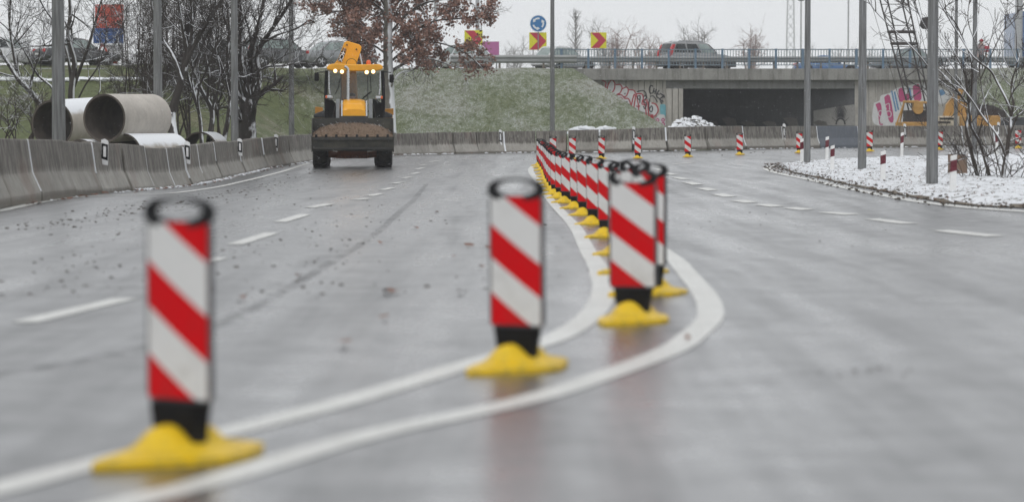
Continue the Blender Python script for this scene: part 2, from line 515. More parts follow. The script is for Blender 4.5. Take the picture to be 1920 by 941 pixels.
M['barkmid'] = snowy('bush bark', (.06, .048, .04), d=(.2, -.2, .95), lo=.66, hi=.84, scale=3, amt=.4, stretch=(1, 1, .3))
M['barkplane'] = snowy('plane bark', (.15, .14, .12), d=(.85, -.5, .2), lo=.42, hi=.66, scale=4, amt=.4, stretch=(1, 1, .4))
M['twig'] = pm('dark twig', (.05, .04, .036), .9)
M['twigsnow'] = snowy('twig with snow', (.05, .04, .036), d=(.1, -.2, 1), lo=.55, hi=.8, amt=.6, bump=0)
M['fartwig'] = pm('frosted haze paled twig', (.34, .33, .33), .9)  # snow dusted twigs, colour paled further to stand for distance haze
M['farred'] = pm('frosted haze paled reddish twig', (.36, .29, .28), .9)  # reddish twigs with snow dust, distance haze mixed into the colour
M['leaf'] = pm('dry brown leaf', (.31, .175, .135), .7, var=.45, scale=1.6)
M['leaf2'] = pm('dry dark leaf', (.20, .11, .085), .75, var=.4, scale=1.6)
M['roadleaf'] = pm('fallen leaf', (.18, .07, .035), .6, var=.4)
M['mud'] = pm('mud clod', (.095, .08, .065), .9, var=.4)
M['snow'] = pm('snow', SNOW, .9, var=.04)
t = NT('snowy rubble')
v = t.coords(rand=False); n = t.noise(v, 5, 5)
t.color(t.mix(t.snowfac((0, -.35, .9), .12, .3, 5, .3), t.mix(n, (.12, .11, .1), (.26, .24, .2)), SNOW)); t.rough(.9)
M['rubble'] = t.mat
M['signyellow'] = pm('fluorescent yellow sign', (.72, .68, .02), .4, var=.05)
M['signred'] = pm('sign red', (.5, .03, .06), .4, var=.05)
M['signblue'] = pm('sign blue', (.03, .18, .42), .4, var=.05)
M['signwhite'] = pm('sign white', (.75, .77, .78), .4, var=.05)
M['pink'] = pm('pink board', (.45, .14, .33), .5, var=.05)
M['bred'] = pm('billboard red', (.48, .07, .045), .5, var=.2, scale=1.5)
M['bblue'] = pm('billboard blue', (.03, .10, .30), .5, var=.2, scale=1.5)
M['gwhite'] = pm('graffiti white', (.60, .60, .61), .8, var=.1, scale=3)
M['gred'] = pm('graffiti red', (.38, .03, .045), .8, var=.15)
M['gblack'] = pm('graffiti black', (.035, .035, .04), .8, var=.2)
M['gpink'] = pm('graffiti magenta', (.42, .06, .17), .8, var=.15)
M['gcyan'] = pm('graffiti cyan', (.16, .42, .50), .8, var=.15)
M['gblue'] = pm('graffiti blue', (.12, .25, .42), .8, var=.3)
M['stump'] = concrete('stump bark', (.18, .12, .085), .7, (.06, .045, .035))
M['cranesteel'] = pm('crane lattice steel', (.045, .04, .04), .6, .2, dirt=(.12, .07, .05), dirt_amt=.4)
M['craneyellow'] = pm('crane yellow', (.46, .25, .06), .5, scale=3, dirt=(.3, .17, .06), dirt_amt=.4)
M['cream'] = pm('cream panel', (.62, .54, .42), .5)
def carpaint(name, c):
    return pm(name, c, .28, .2, var=.06, scale=2, dirt=(.2, .19, .18), dirt_amt=.35, coat=.5)
M['cardark'] = carpaint('dark grey car paint', (.10, .104, .11))
M['carsilver'] = carpaint('silver car paint', (.24, .25, .26))
M['carmid'] = carpaint('mid grey car paint', (.25, .255, .26))
M['carwhite'] = carpaint('white car paint', (.62, .63, .64))
M['carblack'] = carpaint('black car paint', (.03, .032, .038))
M['carblue'] = carpaint('blue car paint', (.07, .16, .34))
M['skin'] = pm('skin', (.5, .3, .22), .6, var=.06)
M['jacket'] = pm('grey pink jacket', (.3, .23, .23), .9)
M['navy'] = pm('navy work clothes', (.05, .07, .10), .9)
M['workgrey'] = pm('grey blue work jacket', (.16, .20, .24), .9)
M['trouser'] = pm('dark trousers', (.05, .05, .06), .9)
M['redcloth'] = pm('red cloth', (.42, .04, .06), .9)
# ================================================================== SETTING
ZU = 4.45            # upper road level
BY = 165.0           # front plane of the bridge
def interp(tab, x, k):
    xs = [r[0] for r in tab]
    return float(np.interp(x, xs, [r[k] for r in tab]))
# barrier stations: photo column of the joint, row of its top edge, pixels per metre
BT = [(-75, 258, 146, .9), (-20, 259, 134, .9), (41, 261, 125, .87), (109, 262.5, 114, .88), (163, 266, 105.5, .91), (219, 271, 97, .91), (262, 275, 91, .91),
      (304, 276.5, 86, .92), (337, 275, 82, .92), (362, 272, 78.5, .92), (394, 268, 74.5, .92), (418, 266, 71.3, .92), (441, 264, 68.5, .92),
      (463, 262, 66, .92), (486, 259.5, 63.2, .92), (509, 257, 61, .92), (533, 254.5, 59, .92), (557, 252, 57, .92), (585, 251, 54.5, .92),
      (615, 250.5, 52, .9), (648, 250.3, 50, .9), (690, 250.2, 47.8, .9), (738, 250, 45.8, .9), (797, 249, 44.9, .9), (900, 247, 44.1, .9), (1004, 246, 43.8, .91), (1100, 243.5, 43.9, .91),
      (1200, 241, 44, .91), (1320, 237.8, 43.4, .94), (1461, 236.5, 41.6, .95), (1604, 236, 40, .96), (1800, 236, 39, .93), (2100, 236, 38, .92)]
JOINTS = [-75, -20, 41, 109, 163, 219, 262, 304, 337, 362, 394, 418, 441, 463, 486, 509, 533, 557, 585, 615, 648, 690, 738, 797, 846, 891, 943, 1004, 1064, 1124, 1187, 1246, 1320, 1388, 1461, 1527, 1604, 1683, 1740, 1800, 1860, 1925, 1990, 2060]
STN = []
for px in JOINTS:
    yt, s, h = (interp(BT, px, k) for k in (1, 2, 3))
    Y = F / s
    STN.append(dict(px=px, p=Vector(((px - 960) / s, Y)), zt=H - (yt - HY) / s, h=h))
pts = [q['p'] for q in STN]
for i, q in enumerate(STN):
    tg = (pts[min(i + 1, len(pts) - 1)] - pts[max(i - 1, 0)]).normalized()
    q['t'] = tg; q['n'] = Vector((tg.y, -tg.x))
BLINE = [Vector((-6.8, -6))] + pts + [Vector((60, 141))]
POLY = np.array([[p.x, p.y] for p in BLINE] + [[60, -6]])
def inside(px_, py_, poly=POLY):
    r = np.zeros(px_.shape, bool)
    n = len(poly); j = n - 1
    for i in range(n):
        xi, yi = poly[i]; xj, yj = poly[j]
        c = ((yi > py_) != (yj > py_)) & (px_ < (xj - xi) * (py_ - yi) / (yj - yi + 1e-12) + xi)
        r ^= c; j = i
    return r
def sstep(x, a, b):
    t = np.clip((x - a) / (b - a), 0, 1)
    return t * t * (3 - 2 * t)
TUN = np.array([[10.0, 164.0], [20.1, 164.0], [20.1, 165.4], [8.6, 176.9], [-1.5, 176.9], [10.0, 165.4]])
def terrain(x, y):
    base = gzv(x, y)
    base = base * (1 - sstep(y, 125, 140)) + .10 * sstep(y, 125, 140)
    # right hand part: steep bank, rounded off beside the bridge walls
    ramp = sstep(y, 149, 162.5)
    cl = np.clip((9.9 - x) / 6.4, 0, 1) ; cr = np.clip((x - 24.3) / 3.2, 0, 1)
    bank = (ZU - .05) * np.minimum(ramp, np.maximum(cl, cr))
    # left hand part: long lower bank, then up to the road
    left = 3.3 * np.clip((y - 112) / 20, 0, 1) + (ZU - .05 - 3.3) * np.clip((y - 138) / 16, 0, 1)
    k = 1 - sstep(x, -17, -9)
    z = base + np.where(y > 100, 1, 0) * (bank * (1 - k) + left * k)
    up = (y > BY + .5) & ~inside(x, y, TUN)
    z = np.where(up, ZU - .05, z)
    z = np.where(inside(x, y, TUN), .05, z)
    z = z + np.where((y > 110) & (y < 163), .05 * np.sin(x * 1.7 + y * .6) * np.sin(x * .53 - y * .9), 0)
    return z
def terr(x, y): return float(terrain(np.array([x], float), np.array([y], float))[0])

def grid_mesh(xs, ys, zf):
    X, Yg = np.meshgrid(xs, ys)
    Z = zf(X, Yg)
    return X, Yg, Z
# ground sheet
xs = np.concatenate([np.linspace(-420, -60, 12)[:-1], np.linspace(-60, -34, 14)[:-1], np.arange(-34, 46, .5), np.linspace(46, 80, 16), np.linspace(110, 420, 10)])
ys = np.concatenate([np.arange(-35, 100, 2.5), np.arange(100, 182, .5), np.linspace(182, 260, 20)[1:], np.linspace(300, 915, 16)])
X, Yg, Z = grid_mesh(xs, ys, terrain)
Z = np.where(inside(X, Yg) & (Yg < 140), Z - .08, Z)
b = MB(); nx, ny = len(xs), len(ys)
b.v = [tuple(p) for p in np.stack([X.ravel(), Yg.ravel(), Z.ravel()], 1)]
for j in range(ny - 1):
    for i in range(nx - 1):
        b.f.append((j * nx + i, j * nx + i + 1, (j + 1) * nx + i + 1, (j + 1) * nx + i))
b.m = [0] * len(b.f); b.s = [True] * len(b.f)
tag(b.build('ground', M['grass'], sharp=80), kind='structure')
# carriageway
xs = np.arange(-13, 60.1, .5); ys = np.arange(-5, 146, .5)
X, Yg, Z = grid_mesh(xs, ys, gzv)
xc = (xs[:-1] + xs[1:]) / 2; yc = (ys[:-1] + ys[1:]) / 2
XC, YC = np.meshgrid(xc, yc)
ins = inside(XC, YC)
b = MB(); nx = len(xs)
b.v = [tuple(p) for p in np.stack([X.ravel(), Yg.ravel(), Z.ravel()], 1)]
for j in range(len(yc)):
    for i in range(len(xc)):
        if ins[j, i]:
            b.f.append((j * nx + i, j * nx + i + 1, (j + 1) * nx + i + 1, (j + 1) * nx + i))
b.m = [0] * len(b.f); b.s = [True] * len(b.f)
tag(b.build('road', M['asphalt'], sharp=80), kind='structure')
# upper road on the plateau
b = MB(); b.box((0, 176, ZU - .06), (160, 17, .12))
tag(b.build('upper_road', M['asphalt_up']), kind='structure')

from mathutils import noise as mnoise
# ---------------------------------------------------------------- markings
def smooth(pts, n=6):
    pts = [Vector(p) for p in pts]
    o = []
    for i in range(len(pts) - 1):
        p0 = pts[max(i - 1, 0)]; p1 = pts[i]; p2 = pts[i + 1]; p3 = pts[min(i + 2, len(pts) - 1)]
        for k in range(n):
            t = k / n
            o.append(.5 * ((2 * p1) + (p2 - p0) * t + (2 * p0 - 5 * p1 + 4 * p2 - p3) * t * t + (3 * p1 - p0 - 3 * p2 + p3) * t ** 3))
    o.append(pts[-1])
    return o
def strip(b, pts, width, lift=.007):
    vs = []; fs = []
    for i, p in enumerate(pts):
        d = (pts[min(i + 1, len(pts) - 1)] - pts[max(i - 1, 0)]); d.z = 0
        d.normalize(); n = Vector((-d.y, d.x, 0))
        for k in (-1, 1):
            q = p + n * (k * width / 2 * (1 + .10 * mnoise.noise(Vector((p.x * 2.2, p.y * 1.1, k * 3.0))))); q.z = gz(q.x, q.y) + lift * (.4 + min(1, q.y / 60))
            vs.append(q)
    for i in range(len(pts) - 1):
        fs.append((2 * i, 2 * i + 2, 2 * i + 3, 2 * i + 1))
    b.add(vs, fs)
def line(name, pix, width, n=6):
    b = MB()
    strip(b, smooth([G(*p) for p in pix], n), width)
    return tag(b.build(name, M['paint']), kind='structure')
line('edge_line', [(-60, 405), (0, 396), (70, 381), (130, 371.5), (200, 367.5), (270, 365), (330, 362), (400, 352), (450, 342), (500, 330), (540, 319), (580, 306)], .16)
line('edge_line', [(690, 294.5), (740, 293), (840, 291), (920, 290), (1000, 289), (1100, 290)], .14)
line('edge_line', [(2060, 405), (1920, 397), (1860, 393), (1800, 388), (1700, 375), (1600, 356), (1500, 334), (1460, 325.5), (1441, 319.5), (1438, 315.5), (1450, 311.5), (1482, 308), (1530, 303)], .20)
line('solid_line', [(-80, 932), (0, 915), (204, 862), (477, 797), (681, 743), (886, 681), (1019, 643), (1085, 610), (1118, 580), (1131, 550), (1129, 525), (1107, 478), (1081, 430), (1055, 400.6), (1026, 367.5), (1004, 334.5), (995, 320), (1000, 312)], .16)
line('solid_line', [(60, 1000), (160, 962), (381, 906), (681, 818), (960, 757), (1107, 713), (1254, 658), (1312.5, 617), (1333, 588), (1320, 551), (1283, 507), (1254, 478), (1205, 440), (1150, 402), (1105, 372), (1068, 346), (1040, 326), (1022, 314)], .16)
line('faint_line', [(1200, 307), (1330, 301), (1450, 296)], .10)
line('faint_line', [(1290, 299), (1420, 297), (1560, 294)], .12)
b = MB()
strip(b, smooth([G(*p) for p in [(-60, 716), (0, 702), (130, 680), (259, 654), (443, 593), (613, 497), (715, 429), (770, 380), (800, 345)]], 8), .10, .0045)
tag(b.build('road_seam', M['seam']), kind='structure')
b = MB()
for a, e in [((45, 605), (235, 560)), ((350, 502), (412, 484)), ((440, 459), (510, 437)), ((524, 417), (573, 402.5)), ((580, 390), (619, 383)), ((664, 375), (692, 372.5)), ((692, 368), (714, 363.5)),
             ((716, 357), (737, 352.5)), ((737, 345), (754, 342)), ((755, 335), (771, 332)), ((772, 327), (786, 324)), ((781, 318), (795, 315)), ((787, 311.5), (798, 309.5)), ((803, 304.5), (826, 301.5)), ((859, 299.5), (912, 297)),
             ((1229, 312), (1240.5, 314.5)), ((1230, 317), (1245, 320.5)), ((1246, 324.5), (1265, 328.5)), ((1266, 333), (1286, 337)), ((1288, 342), (1309, 347)), ((1314, 353), (1337, 357.5)), ((1345, 364.5), (1371, 369.5)), ((1380, 376), (1410, 380.5)),
             ((1428, 384), (1459, 388)), ((1480, 390), (1515, 394)), ((1546, 398.5), (1599, 403)), ((1634, 411), (1706, 420)), ((1763, 432), (1867, 443.5)), ((1960, 456), (2080, 470)), ((1262, 308.5), (1302, 305))]:
    A, E = G(*a), G(*e)
    strip(b, [A.lerp(E, k / 3) for k in range(4)], .16 if a[0] < 1000 else .23)
tag(b.build('lane_dashes', M['paint']), kind='structure')

# ---------------------------------------------------------------- traffic island
near_e = [(1462, 314), (1480, 322), (1520, 331.5), (1580, 345), (1650, 359), (1720, 372), (1800, 384), (1920, 391), (2080, 397), (2450, 408)]
far_e = [(1462, 312.5), (1490, 309), (1540, 304), (1600, 300), (1690, 297.5), (1760, 295.5), (1840, 293), (1920, 291), (2080, 288), (2450, 284)]
A = [Vector((p.x, p.y, 0)) for p in smooth([G(*p) for p in near_e], 10)]
E = [Vector((p.x, p.y, 0)) for p in smooth([G(*p) for p in far_e], 10)]
NR = 60
rnd = random.Random(3)
from mathutils import noise as mnoise
b = MB(); vs = []; fs = []
for i in range(len(A)):
    for k in range(NR + 1):
        u = k / NR
        q = A[i].lerp(E[i], u ** 1.5)
        edge = min(1, min(u ** 1.5 * (E[i] - A[i]).length, (1 - u) * (E[i] - A[i]).length) / .9)
        n_ = mnoise.fractal(Vector((q.x * 1.6, q.y * 1.2, 0)), .8, 2, 4)
        q.z = gz(q.x, q.y) + .012 + edge * (.085 + .03 * n_) + .03 * (edge > 0) * mnoise.noise(Vector((q.x * 6, q.y * 5, 2)))
        vs.append(q)
for i in range(len(A) - 1):
    for k in range(NR):
        a_ = i * (NR + 1) + k
        dist = ((k + .5) / NR) ** 1.5 * (E[i] - A[i]).length
        b.add([vs[j] for j in (a_, a_ + NR + 1, a_ + NR + 2, a_ + 1)], [(0, 1, 2, 3)], 1 if dist < .22 + .3 * mnoise.noise(Vector((A[i].x * 2.3, A[i].y * 1.1, k))) else 0, True)
isl = tag(b.build('traffic_island', [M['snowground'], M['dirt']], sharp=80), kind='structure')
def isz(p): return gz(p.x, p.y) + .09
# clods, grass tufts and leaves showing on the island
b = MB()
for _ in range(2800):
    i = rnd.randrange(len(A)); u = rnd.random() ** (4.5 if rnd.random() < .65 else 1)
    q = A[i].lerp(E[min(i + 1, len(A) - 1)], u * .9)
    q.x += rnd.uniform(-.5, .5); q.y += rnd.uniform(-.4, .4)
    edge_d = u * (E[i] - A[i]).length
    q.z = gz(q.x, q.y) + min(.09, .03 + edge_d * .07)
    if rnd.random() < .5:
        s_ = rnd.uniform(.008, .026)
        b.ball((q.x, q.y, q.z), s_, 5, 0, (1.4, 1, .6), .35, rnd)
    else:
        for _k in range(4):
            d = Vector((rnd.uniform(-1, 1), rnd.uniform(-1, 1), rnd.uniform(.2, 1.2))) * rnd.uniform(.02, .06)
            sd = Vector((rnd.uniform(-1, 1), rnd.uniform(-1, 1), 0)) * .008
            b.add([q - sd, q + sd, q + d], [(0, 1, 2)], rnd.choice((0, 1)))
tag(b.build('grass_tufts', [M['mud'], M['roadleaf']]), kind='stuff')

# ---------------------------------------------------------------- concrete barrier
def bprof(h, side=1):
    pr = [(.30, -.06), (.30, .08 * h), (.165, .43 * h), (.095, .985 * h), (.08, h)]
    return pr + [(-a, z) for a, z in reversed(pr)]
def ring(q, inset, h, off=0, zt=None):
    p = q['p'] + q['t'] * inset
    z0 = q['zt'] - h
    return [(p.x + q['n'].x * (a + (off if a > 0 else -off)), p.y + q['n'].y * (a + (off if a > 0 else -off)), z0 + z) for a, z in bprof(h)]
rnd = random.Random(11)
for i in range(len(STN) - 1):
    q0, q1 = STN[i], STN[i + 1]
    dz = rnd.uniform(-.02, .02)
    a_ = dict(q0); e_ = dict(q1)
    a_['zt'] += dz; e_['zt'] += dz
    L = (q1['p'] - q0['p']).length
    g_ = .045
    # straight block: same direction at both ends
    t_ = (q1['p'] - q0['p']).normalized(); n_ = Vector((t_.y, -t_.x))
    for d_ in (a_, e_): d_['t'] = t_; d_['n'] = n_
    jo = rnd.uniform(-.028, .028)
    r0 = ring(a_, g_, a_['h']); r1 = ring(e_, -g_, e_['h'])
    r0 = [(x + n_.x * jo, y + n_.y * jo, z) for x, y, z in r0]; r1 = [(x + n_.x * jo, y + n_.y * jo, z) for x, y, z in r1]
    k = len(r0)
    mid = [tuple((np.array(r0[j]) + np.array(r1[j])) / 2) for j in range(k)]
    ctr = Vector(((q0['p'].x + q1['p'].x) / 2, (q0['p'].y + q1['p'].y) / 2, (q0['zt'] + q1['zt']) / 2 - a_['h']))
    ang = math.atan2(t_.y, t_.x)
    Mi = (Matrix.Translation(ctr) @ Matrix.Rotation(ang, 4, 'Z')).inverted()
    b = MB()
    b.add([Mi @ Vector(p) for p in r0 + r1], [tuple(range(k)), tuple(range(2 * k - 1, k - 1, -1))] + [(j, j + k, (j + 1) % k + k, (j + 1) % k) for j in range(k)])
    px = (q0['px'] + q1['px']) / 2
    dark = abs(px - 1565) < 20
    o = b.build('barrier_block', M['plasticbarrier' if dark else 'barrier'], bevel=.012, seg=2)
    o.location = ctr; o.rotation_euler = (0, 0, ang)
    if dark:
        lab = 'dark blue grey barrier block standing in the row before the underpass, unlike its pale neighbours'
    elif px < 585:
        lab = 'grey concrete barrier block on the left roadside, %s from the left picture edge' % ORD[max(1, i)]
        if i == 0: lab = 'grey concrete barrier block at the left picture edge, mostly cut off by it'
    elif px < 738:
        lab = 'grey concrete barrier block mostly hidden behind the loader, %s from the left' % ORD[i - 17]
    else:
        lab = 'grey concrete barrier block, %s to the right of the yellow loader along the bend' % ORD[i - 21]
    tag(o, lab, 'barrier', 'concrete barrier blocks round the bend')
    # snow packed in the joint
    if rnd.random() < (.75 if px < 600 else .6) and i < len(STN) - 2:
        b = MB()
        zc = rnd.uniform(.02, .5); h_ = e_['h']
        ou = [(.30, .08), (.165, .43), (.095, .985), (.08, 1.0)]
        x_s = float(np.interp(zc, [q_[1] for q_ in ou], [q_[0] for q_ in ou]))
        prf = [(x_s, zc)] + [q_ for q_ in ou if q_[1] > zc]
        prf = [(x_ + .004, z_) for x_, z_ in prf] + [(-.08, 1.0), (-.08, zc)]
        def sec_(ins):
            p_ = e_['p'] + t_ * ins; z0 = e_['zt'] - h_
            return [(p_.x + n_.x * x_, p_.y + n_.y * x_, z0 + z_ * h_) for x_, z_ in prf]
        ca, cb = sec_(-g_ * .9), sec_(g_ * .55)
        k2 = len(ca)
        b.add([Mi @ Vector(p) for p in ca + cb], [tuple(range(k2)), tuple(range(2 * k2 - 1, k2 - 1, -1))] + [(j, j + k2, (j + 1) % k2 + k2, (j + 1) % k2) for j in range(k2)])
        b.build('snow_seam', M['snow'], o)
# snow thrown along the foot of the barrier
b = MB(); b2 = MB()
def along(px):
    yt, s, h = (interp(BT, px, k) for k in (1, 2, 3))
    return Vector(((px - 960) / s, F / s))
for i in range(1, len(STN) - 1):
    q0, q1 = STN[i], STN[i + 1]
    L = (q1['p'] - q0['p']).length
    n_ = int(L * (9 if q0['px'] > 200 else 3))
    amt = 1 if q0['px'] > 200 else .6
    for _ in range(n_):
        if mnoise.noise(Vector((q0['px'] * .02 + _ * .05, i * .7, 0))) < -.1: continue
        u = rnd.random()
        p = q0['p'].lerp(q1['p'], u) + q0['n'] * (.31 + abs(rnd.gauss(0, .05)))
        r_ = rnd.uniform(.012, .045) * amt
        b.ball((p.x, p.y, gz(p.x, p.y) + r_ * .3), r_, 6, 0, (1.8, 1, .7), .3, rnd)
    for _ in range(int(L * 2)):
        u = rnd.random()
        p = q0['p'].lerp(q1['p'], u) + q0['n'] * (.36 + abs(rnd.gauss(0, .15)))
        r_ = rnd.uniform(.03, .06)
        vs = [(p.x + r_ * math.cos(a) * rnd.uniform(.5, 1.2), p.y + r_ * 1.3 * math.sin(a) * rnd.uniform(.5, 1.2), gz(p.x, p.y) + .012 + rnd.uniform(0, .03)) for a in np.linspace(0, 5.2, 6)]
        b2.add(vs, [tuple(range(6))])
tag(b.build('snow_clumps', M['snow']), kind='stuff')
# mud clods dropped by wheels, and leaves on the asphalt
b = MB()
def trail(pix, n, spread, rmin, rmax):
    ps = smooth([G(*p) for p in pix], 8)
    for _ in range(n):
        k = rnd.random() * (len(ps) - 1); i = int(k)
        p = ps[i].lerp(ps[i + 1], k - i)
        p.x += rnd.gauss(0, spread); p.y += rnd.gauss(0, spread)
        r_ = rmin + (rmax - rmin) * rnd.random() ** 3
        b.ball((p.x, p.y, gz(p.x, p.y) + r_ * .3), r_, 5, 0, (1.5, 1.2, .5), .35, rnd)
trail([(20, 560), (120, 520), (200, 470), (300, 430), (420, 395), (520, 365), (610, 345), (690, 322)], 260, .32, .004, .014)
trail([(60, 430), (200, 405), (330, 380), (430, 362), (520, 342), (600, 318)], 380, .30, .005, .019)
trail([(380, 560), (470, 500), (560, 455), (650, 410), (720, 375)], 160, .5, .005, .014)
trail([(1180, 430), (1300, 400), (1420, 420), (1550, 470)], 40, .9, .005, .014)
trail([(1560, 700), (1620, 700), (1670, 690)], 25, .10, .003, .008)
trail([(960, 300), (1200, 292), (1500, 285), (1800, 282)], 120, 1.5, .01, .03)
trail([(500, 520), (700, 520), (900, 460), (1000, 420)], 40, .9, .006, .018)
tag(b.build('mud_clods', M['mud']), kind='stuff')
for px, py, s_ in [(730, 551, .05), (455, 563, .035), (878, 463, .05), (853, 485, .03), (902, 504, .022), (863, 552, .03), (917, 468, .04), (715, 458, .03), (645, 650, .03), (560, 520, .025), (1290, 640, .02), (1045, 470, .03), (720, 600, .03), (780, 430, .03), (820, 400, .03)]:
    p = G(px, py)
    vs = [(p.x + s_ * math.cos(a) * rnd.uniform(.6, 1.5), p.y + 2 * s_ * math.sin(a) * rnd.uniform(.6, 1.2), p.z + .012 + rnd.uniform(0, .03)) for a in np.linspace(0, 5.2, 7)]
    b2.add(vs, [tuple(range(7))])
tag(b2.build('fallen_leaves', M['roadleaf']), kind='stuff')

# ---------------------------------------------------------------- bridge
def W(px, py, Y=BY): return P(px, py, Y)
br = thing('road_bridge', 'grey concrete road bridge with graffiti walls and a dark underpass', 'bridge', (15, BY, 0))
BL = Vector((15, BY, 0))
def loc(b, off=BL):
    b.v = [(x - off.x, y - off.y, z - off.z) for x, y, z in b.v]; return b
x0 = W(1052, 0).x
b = MB(); b.prism([(BY - .35, 3.86), (BY + .25, 3.86), (BY + .25, 4.50), (BY - .35, 4.53)], x0, 46, 'x')
loc(b).build('edge_beam', M['bridgecon'], br, bevel=.02)
b = MB(); b.box((24.4, BY + .6, 3.62), (43.0, .9, .5))
loc(b).build('girder', M['girder'], br, bevel=.015)
b = MB(); b.box((22.5, BY + 7.5, 3.98), (49, 13, .7))
loc(b).build('deck_slab', M['girder'], br)
def ribbed(xa, xb, Y, z0, z1, pitch, depth):
    pr = [(xa, Y + .6), (xa, Y)]
    x = xa + pitch
    while x < xb - .06:
        pr += [(x - .03, Y), (x - .015, Y + depth), (x + .015, Y + depth), (x + .03, Y)]
        x += pitch
    pr += [(xb, Y), (xb, Y + .6)]
    bb = MB(); bb.prism(pr, z0, z1, 'z'); return bb
xl0, xl1 = W(1060, 0).x, W(1249, 0).x
loc(ribbed(xl0, xl1, BY + .10, -.3, 3.855, .355, .05)).build('wing_wall', M['wallcon'], br)
xp0, xp1 = xl1, W(1281, 0).x
loc(ribbed(xp0 + .005, xp1, BY - .06, -.3, 3.37, .36, .10)).build('abutment_pier', M['wallcon'], br)
xr0, xr1 = W(1604, 0).x, W(1812, 0).x
loc(ribbed(xr0, xr1, BY + .10, -.3, 3.855, .40, .04)).build('wing_wall', M['wallcon'], br)
# skew underpass
def skew(xf, t): return Vector((xf - t, BY + .12 + t, 0))
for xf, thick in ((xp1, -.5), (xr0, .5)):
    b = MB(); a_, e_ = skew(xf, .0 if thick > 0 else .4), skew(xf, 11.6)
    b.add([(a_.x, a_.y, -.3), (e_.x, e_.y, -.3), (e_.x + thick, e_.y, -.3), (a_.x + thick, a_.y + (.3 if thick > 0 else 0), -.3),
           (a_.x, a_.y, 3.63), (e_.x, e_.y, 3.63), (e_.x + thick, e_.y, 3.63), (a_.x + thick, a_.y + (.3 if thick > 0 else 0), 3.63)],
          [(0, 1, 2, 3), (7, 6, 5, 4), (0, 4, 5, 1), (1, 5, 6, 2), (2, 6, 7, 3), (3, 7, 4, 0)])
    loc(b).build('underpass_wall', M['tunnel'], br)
# graffiti, painted as thin strokes on the walls
def stroke(b, pix, wpx, mat, Yp=BY + .085, closed=False, n=5):
    pts2 = smooth([Vector((x, y, 0)) for x, y in pix], n) if len(pix) > 2 else [Vector((x, y, 0)) for x, y in pix]
    L_ = []; R_ = []
    for i, p in enumerate(pts2):
        d = pts2[min(i + 1, len(pts2) - 1)] - pts2[max(i - 1, 0)]
        if d.length < 1e-6: d = Vector((1, 0, 0))
        d.normalize(); nn = Vector((-d.y, d.x, 0)) * wpx / 2
        L_.append(p + nn); R_.append(p - nn)
    vs = [W(p.x, p.y, Yp) for p in L_] + [W(p.x, p.y, Yp) for p in R_]
    k = len(L_)
    b.add(vs, [(i, i + k, i + k + 1, i + 1) for i in range(k - 1)], mat)
def blob(b, pix, mat, Yp=BY + .09, n=5):
    pts2 = smooth([Vector((x, y, 0)) for x, y in pix + [pix[0]]], n)[:-1]
    b.add([W(p.x, p.y, Yp) for p in pts2], [tuple(range(len(pts2)))], mat)
b = MB()   # materials: 0 white 1 red 2 black 3 magenta 4 cyan 5 blue
Z1 = lambda x, y: (1060 + x / 7.2375, 130 + y / 7.2375)      # close-up coordinates
def Zs(*l): return [Z1(x, y) for x, y in l]
blob(b, Zs((560, 400), (570, 240), (610, 165), (650, 160), (690, 215), (770, 210), (850, 260), (960, 310), (1050, 350), (1130, 430), (1190, 470), (1250, 520), (1255, 610), (1200, 640), (1150, 600), (1090, 590), (1000, 560), (880, 545), (790, 490), (700, 450), (630, 420)), 0)
for l in (((560, 330), (575, 230), (625, 150), (670, 190), (665, 270), (630, 330), (650, 330), (690, 380)),
          ((690, 215), (740, 210), (770, 250), (745, 320), (700, 345), (760, 350), (800, 390)), ((770, 270), (830, 245), (855, 290), (830, 360), (790, 385)),
          ((580, 340), (610, 375), (660, 360)), ((710, 400), (750, 385), (790, 430), (800, 500)), ((800, 400), (850, 400), (880, 450), (880, 545)), ((860, 280), (930, 290), (960, 330), (1040, 340), (1060, 400)),
          ((890, 520), (930, 350), (950, 380), (930, 520)), ((960, 330), (990, 480), (1000, 640)), ((1060, 400), (1040, 470), (1090, 480), (1110, 420), (1060, 440), (1090, 520), (1100, 700)),
          ((1130, 440), (1120, 480), (1130, 600), (1150, 720)), ((1170, 460), (1230, 480), (1260, 560), (1220, 630), (1180, 640)), ((880, 540), (940, 560)), ((960, 500), (1000, 510), (1010, 490))):
    stroke(b, Zs(*l), 2.2, 1, BY + .080)
def gdone(b):
    if b.f: loc(b).build('graffiti', [M['gwhite'], M['gred'], M['gblack'], M['gpink'], M['gcyan'], M['gblue']], br)
    return MB()
b = gdone(b)
blob(b, Zs((480, 290), (505, 260), (540, 270), (530, 310), (500, 315)), 1, BY + .082)
stroke(b, Zs((490, 150), (550, 180), (540, 240)), 2.0, 1, BY + .080); stroke(b, Zs((545, 200), (548, 300), (550, 370)), 1.6, 1, BY + .078)
blob(b, Zs((1150, 620), (1195, 620), (1190, 740), (1155, 740)), 1, BY + .082)
b = gdone(b)
for l in (((970, 310), (1040, 290), (1090, 320), (1100, 400)), ((1010, 360), (980, 370), (990, 410), (1015, 400), (1015, 360), (1010, 460)), ((1060, 380), (1090, 355), (1105, 390), (1080, 410), (1065, 440), (1100, 470), (1080, 540), (1060, 500)),
          ((1140, 400), (1135, 530), (1165, 580), (1185, 540), (1170, 500), (1140, 540)), ((1150, 370), (1200, 370), (1250, 450)), ((600, 290), (615, 288)), ((800, 335), (818, 328)), ((820, 440), (845, 445))):
    stroke(b, Zs(*l), 2.0, 2, BY + .076)
b = gdone(b)   # tag reading CHEZ
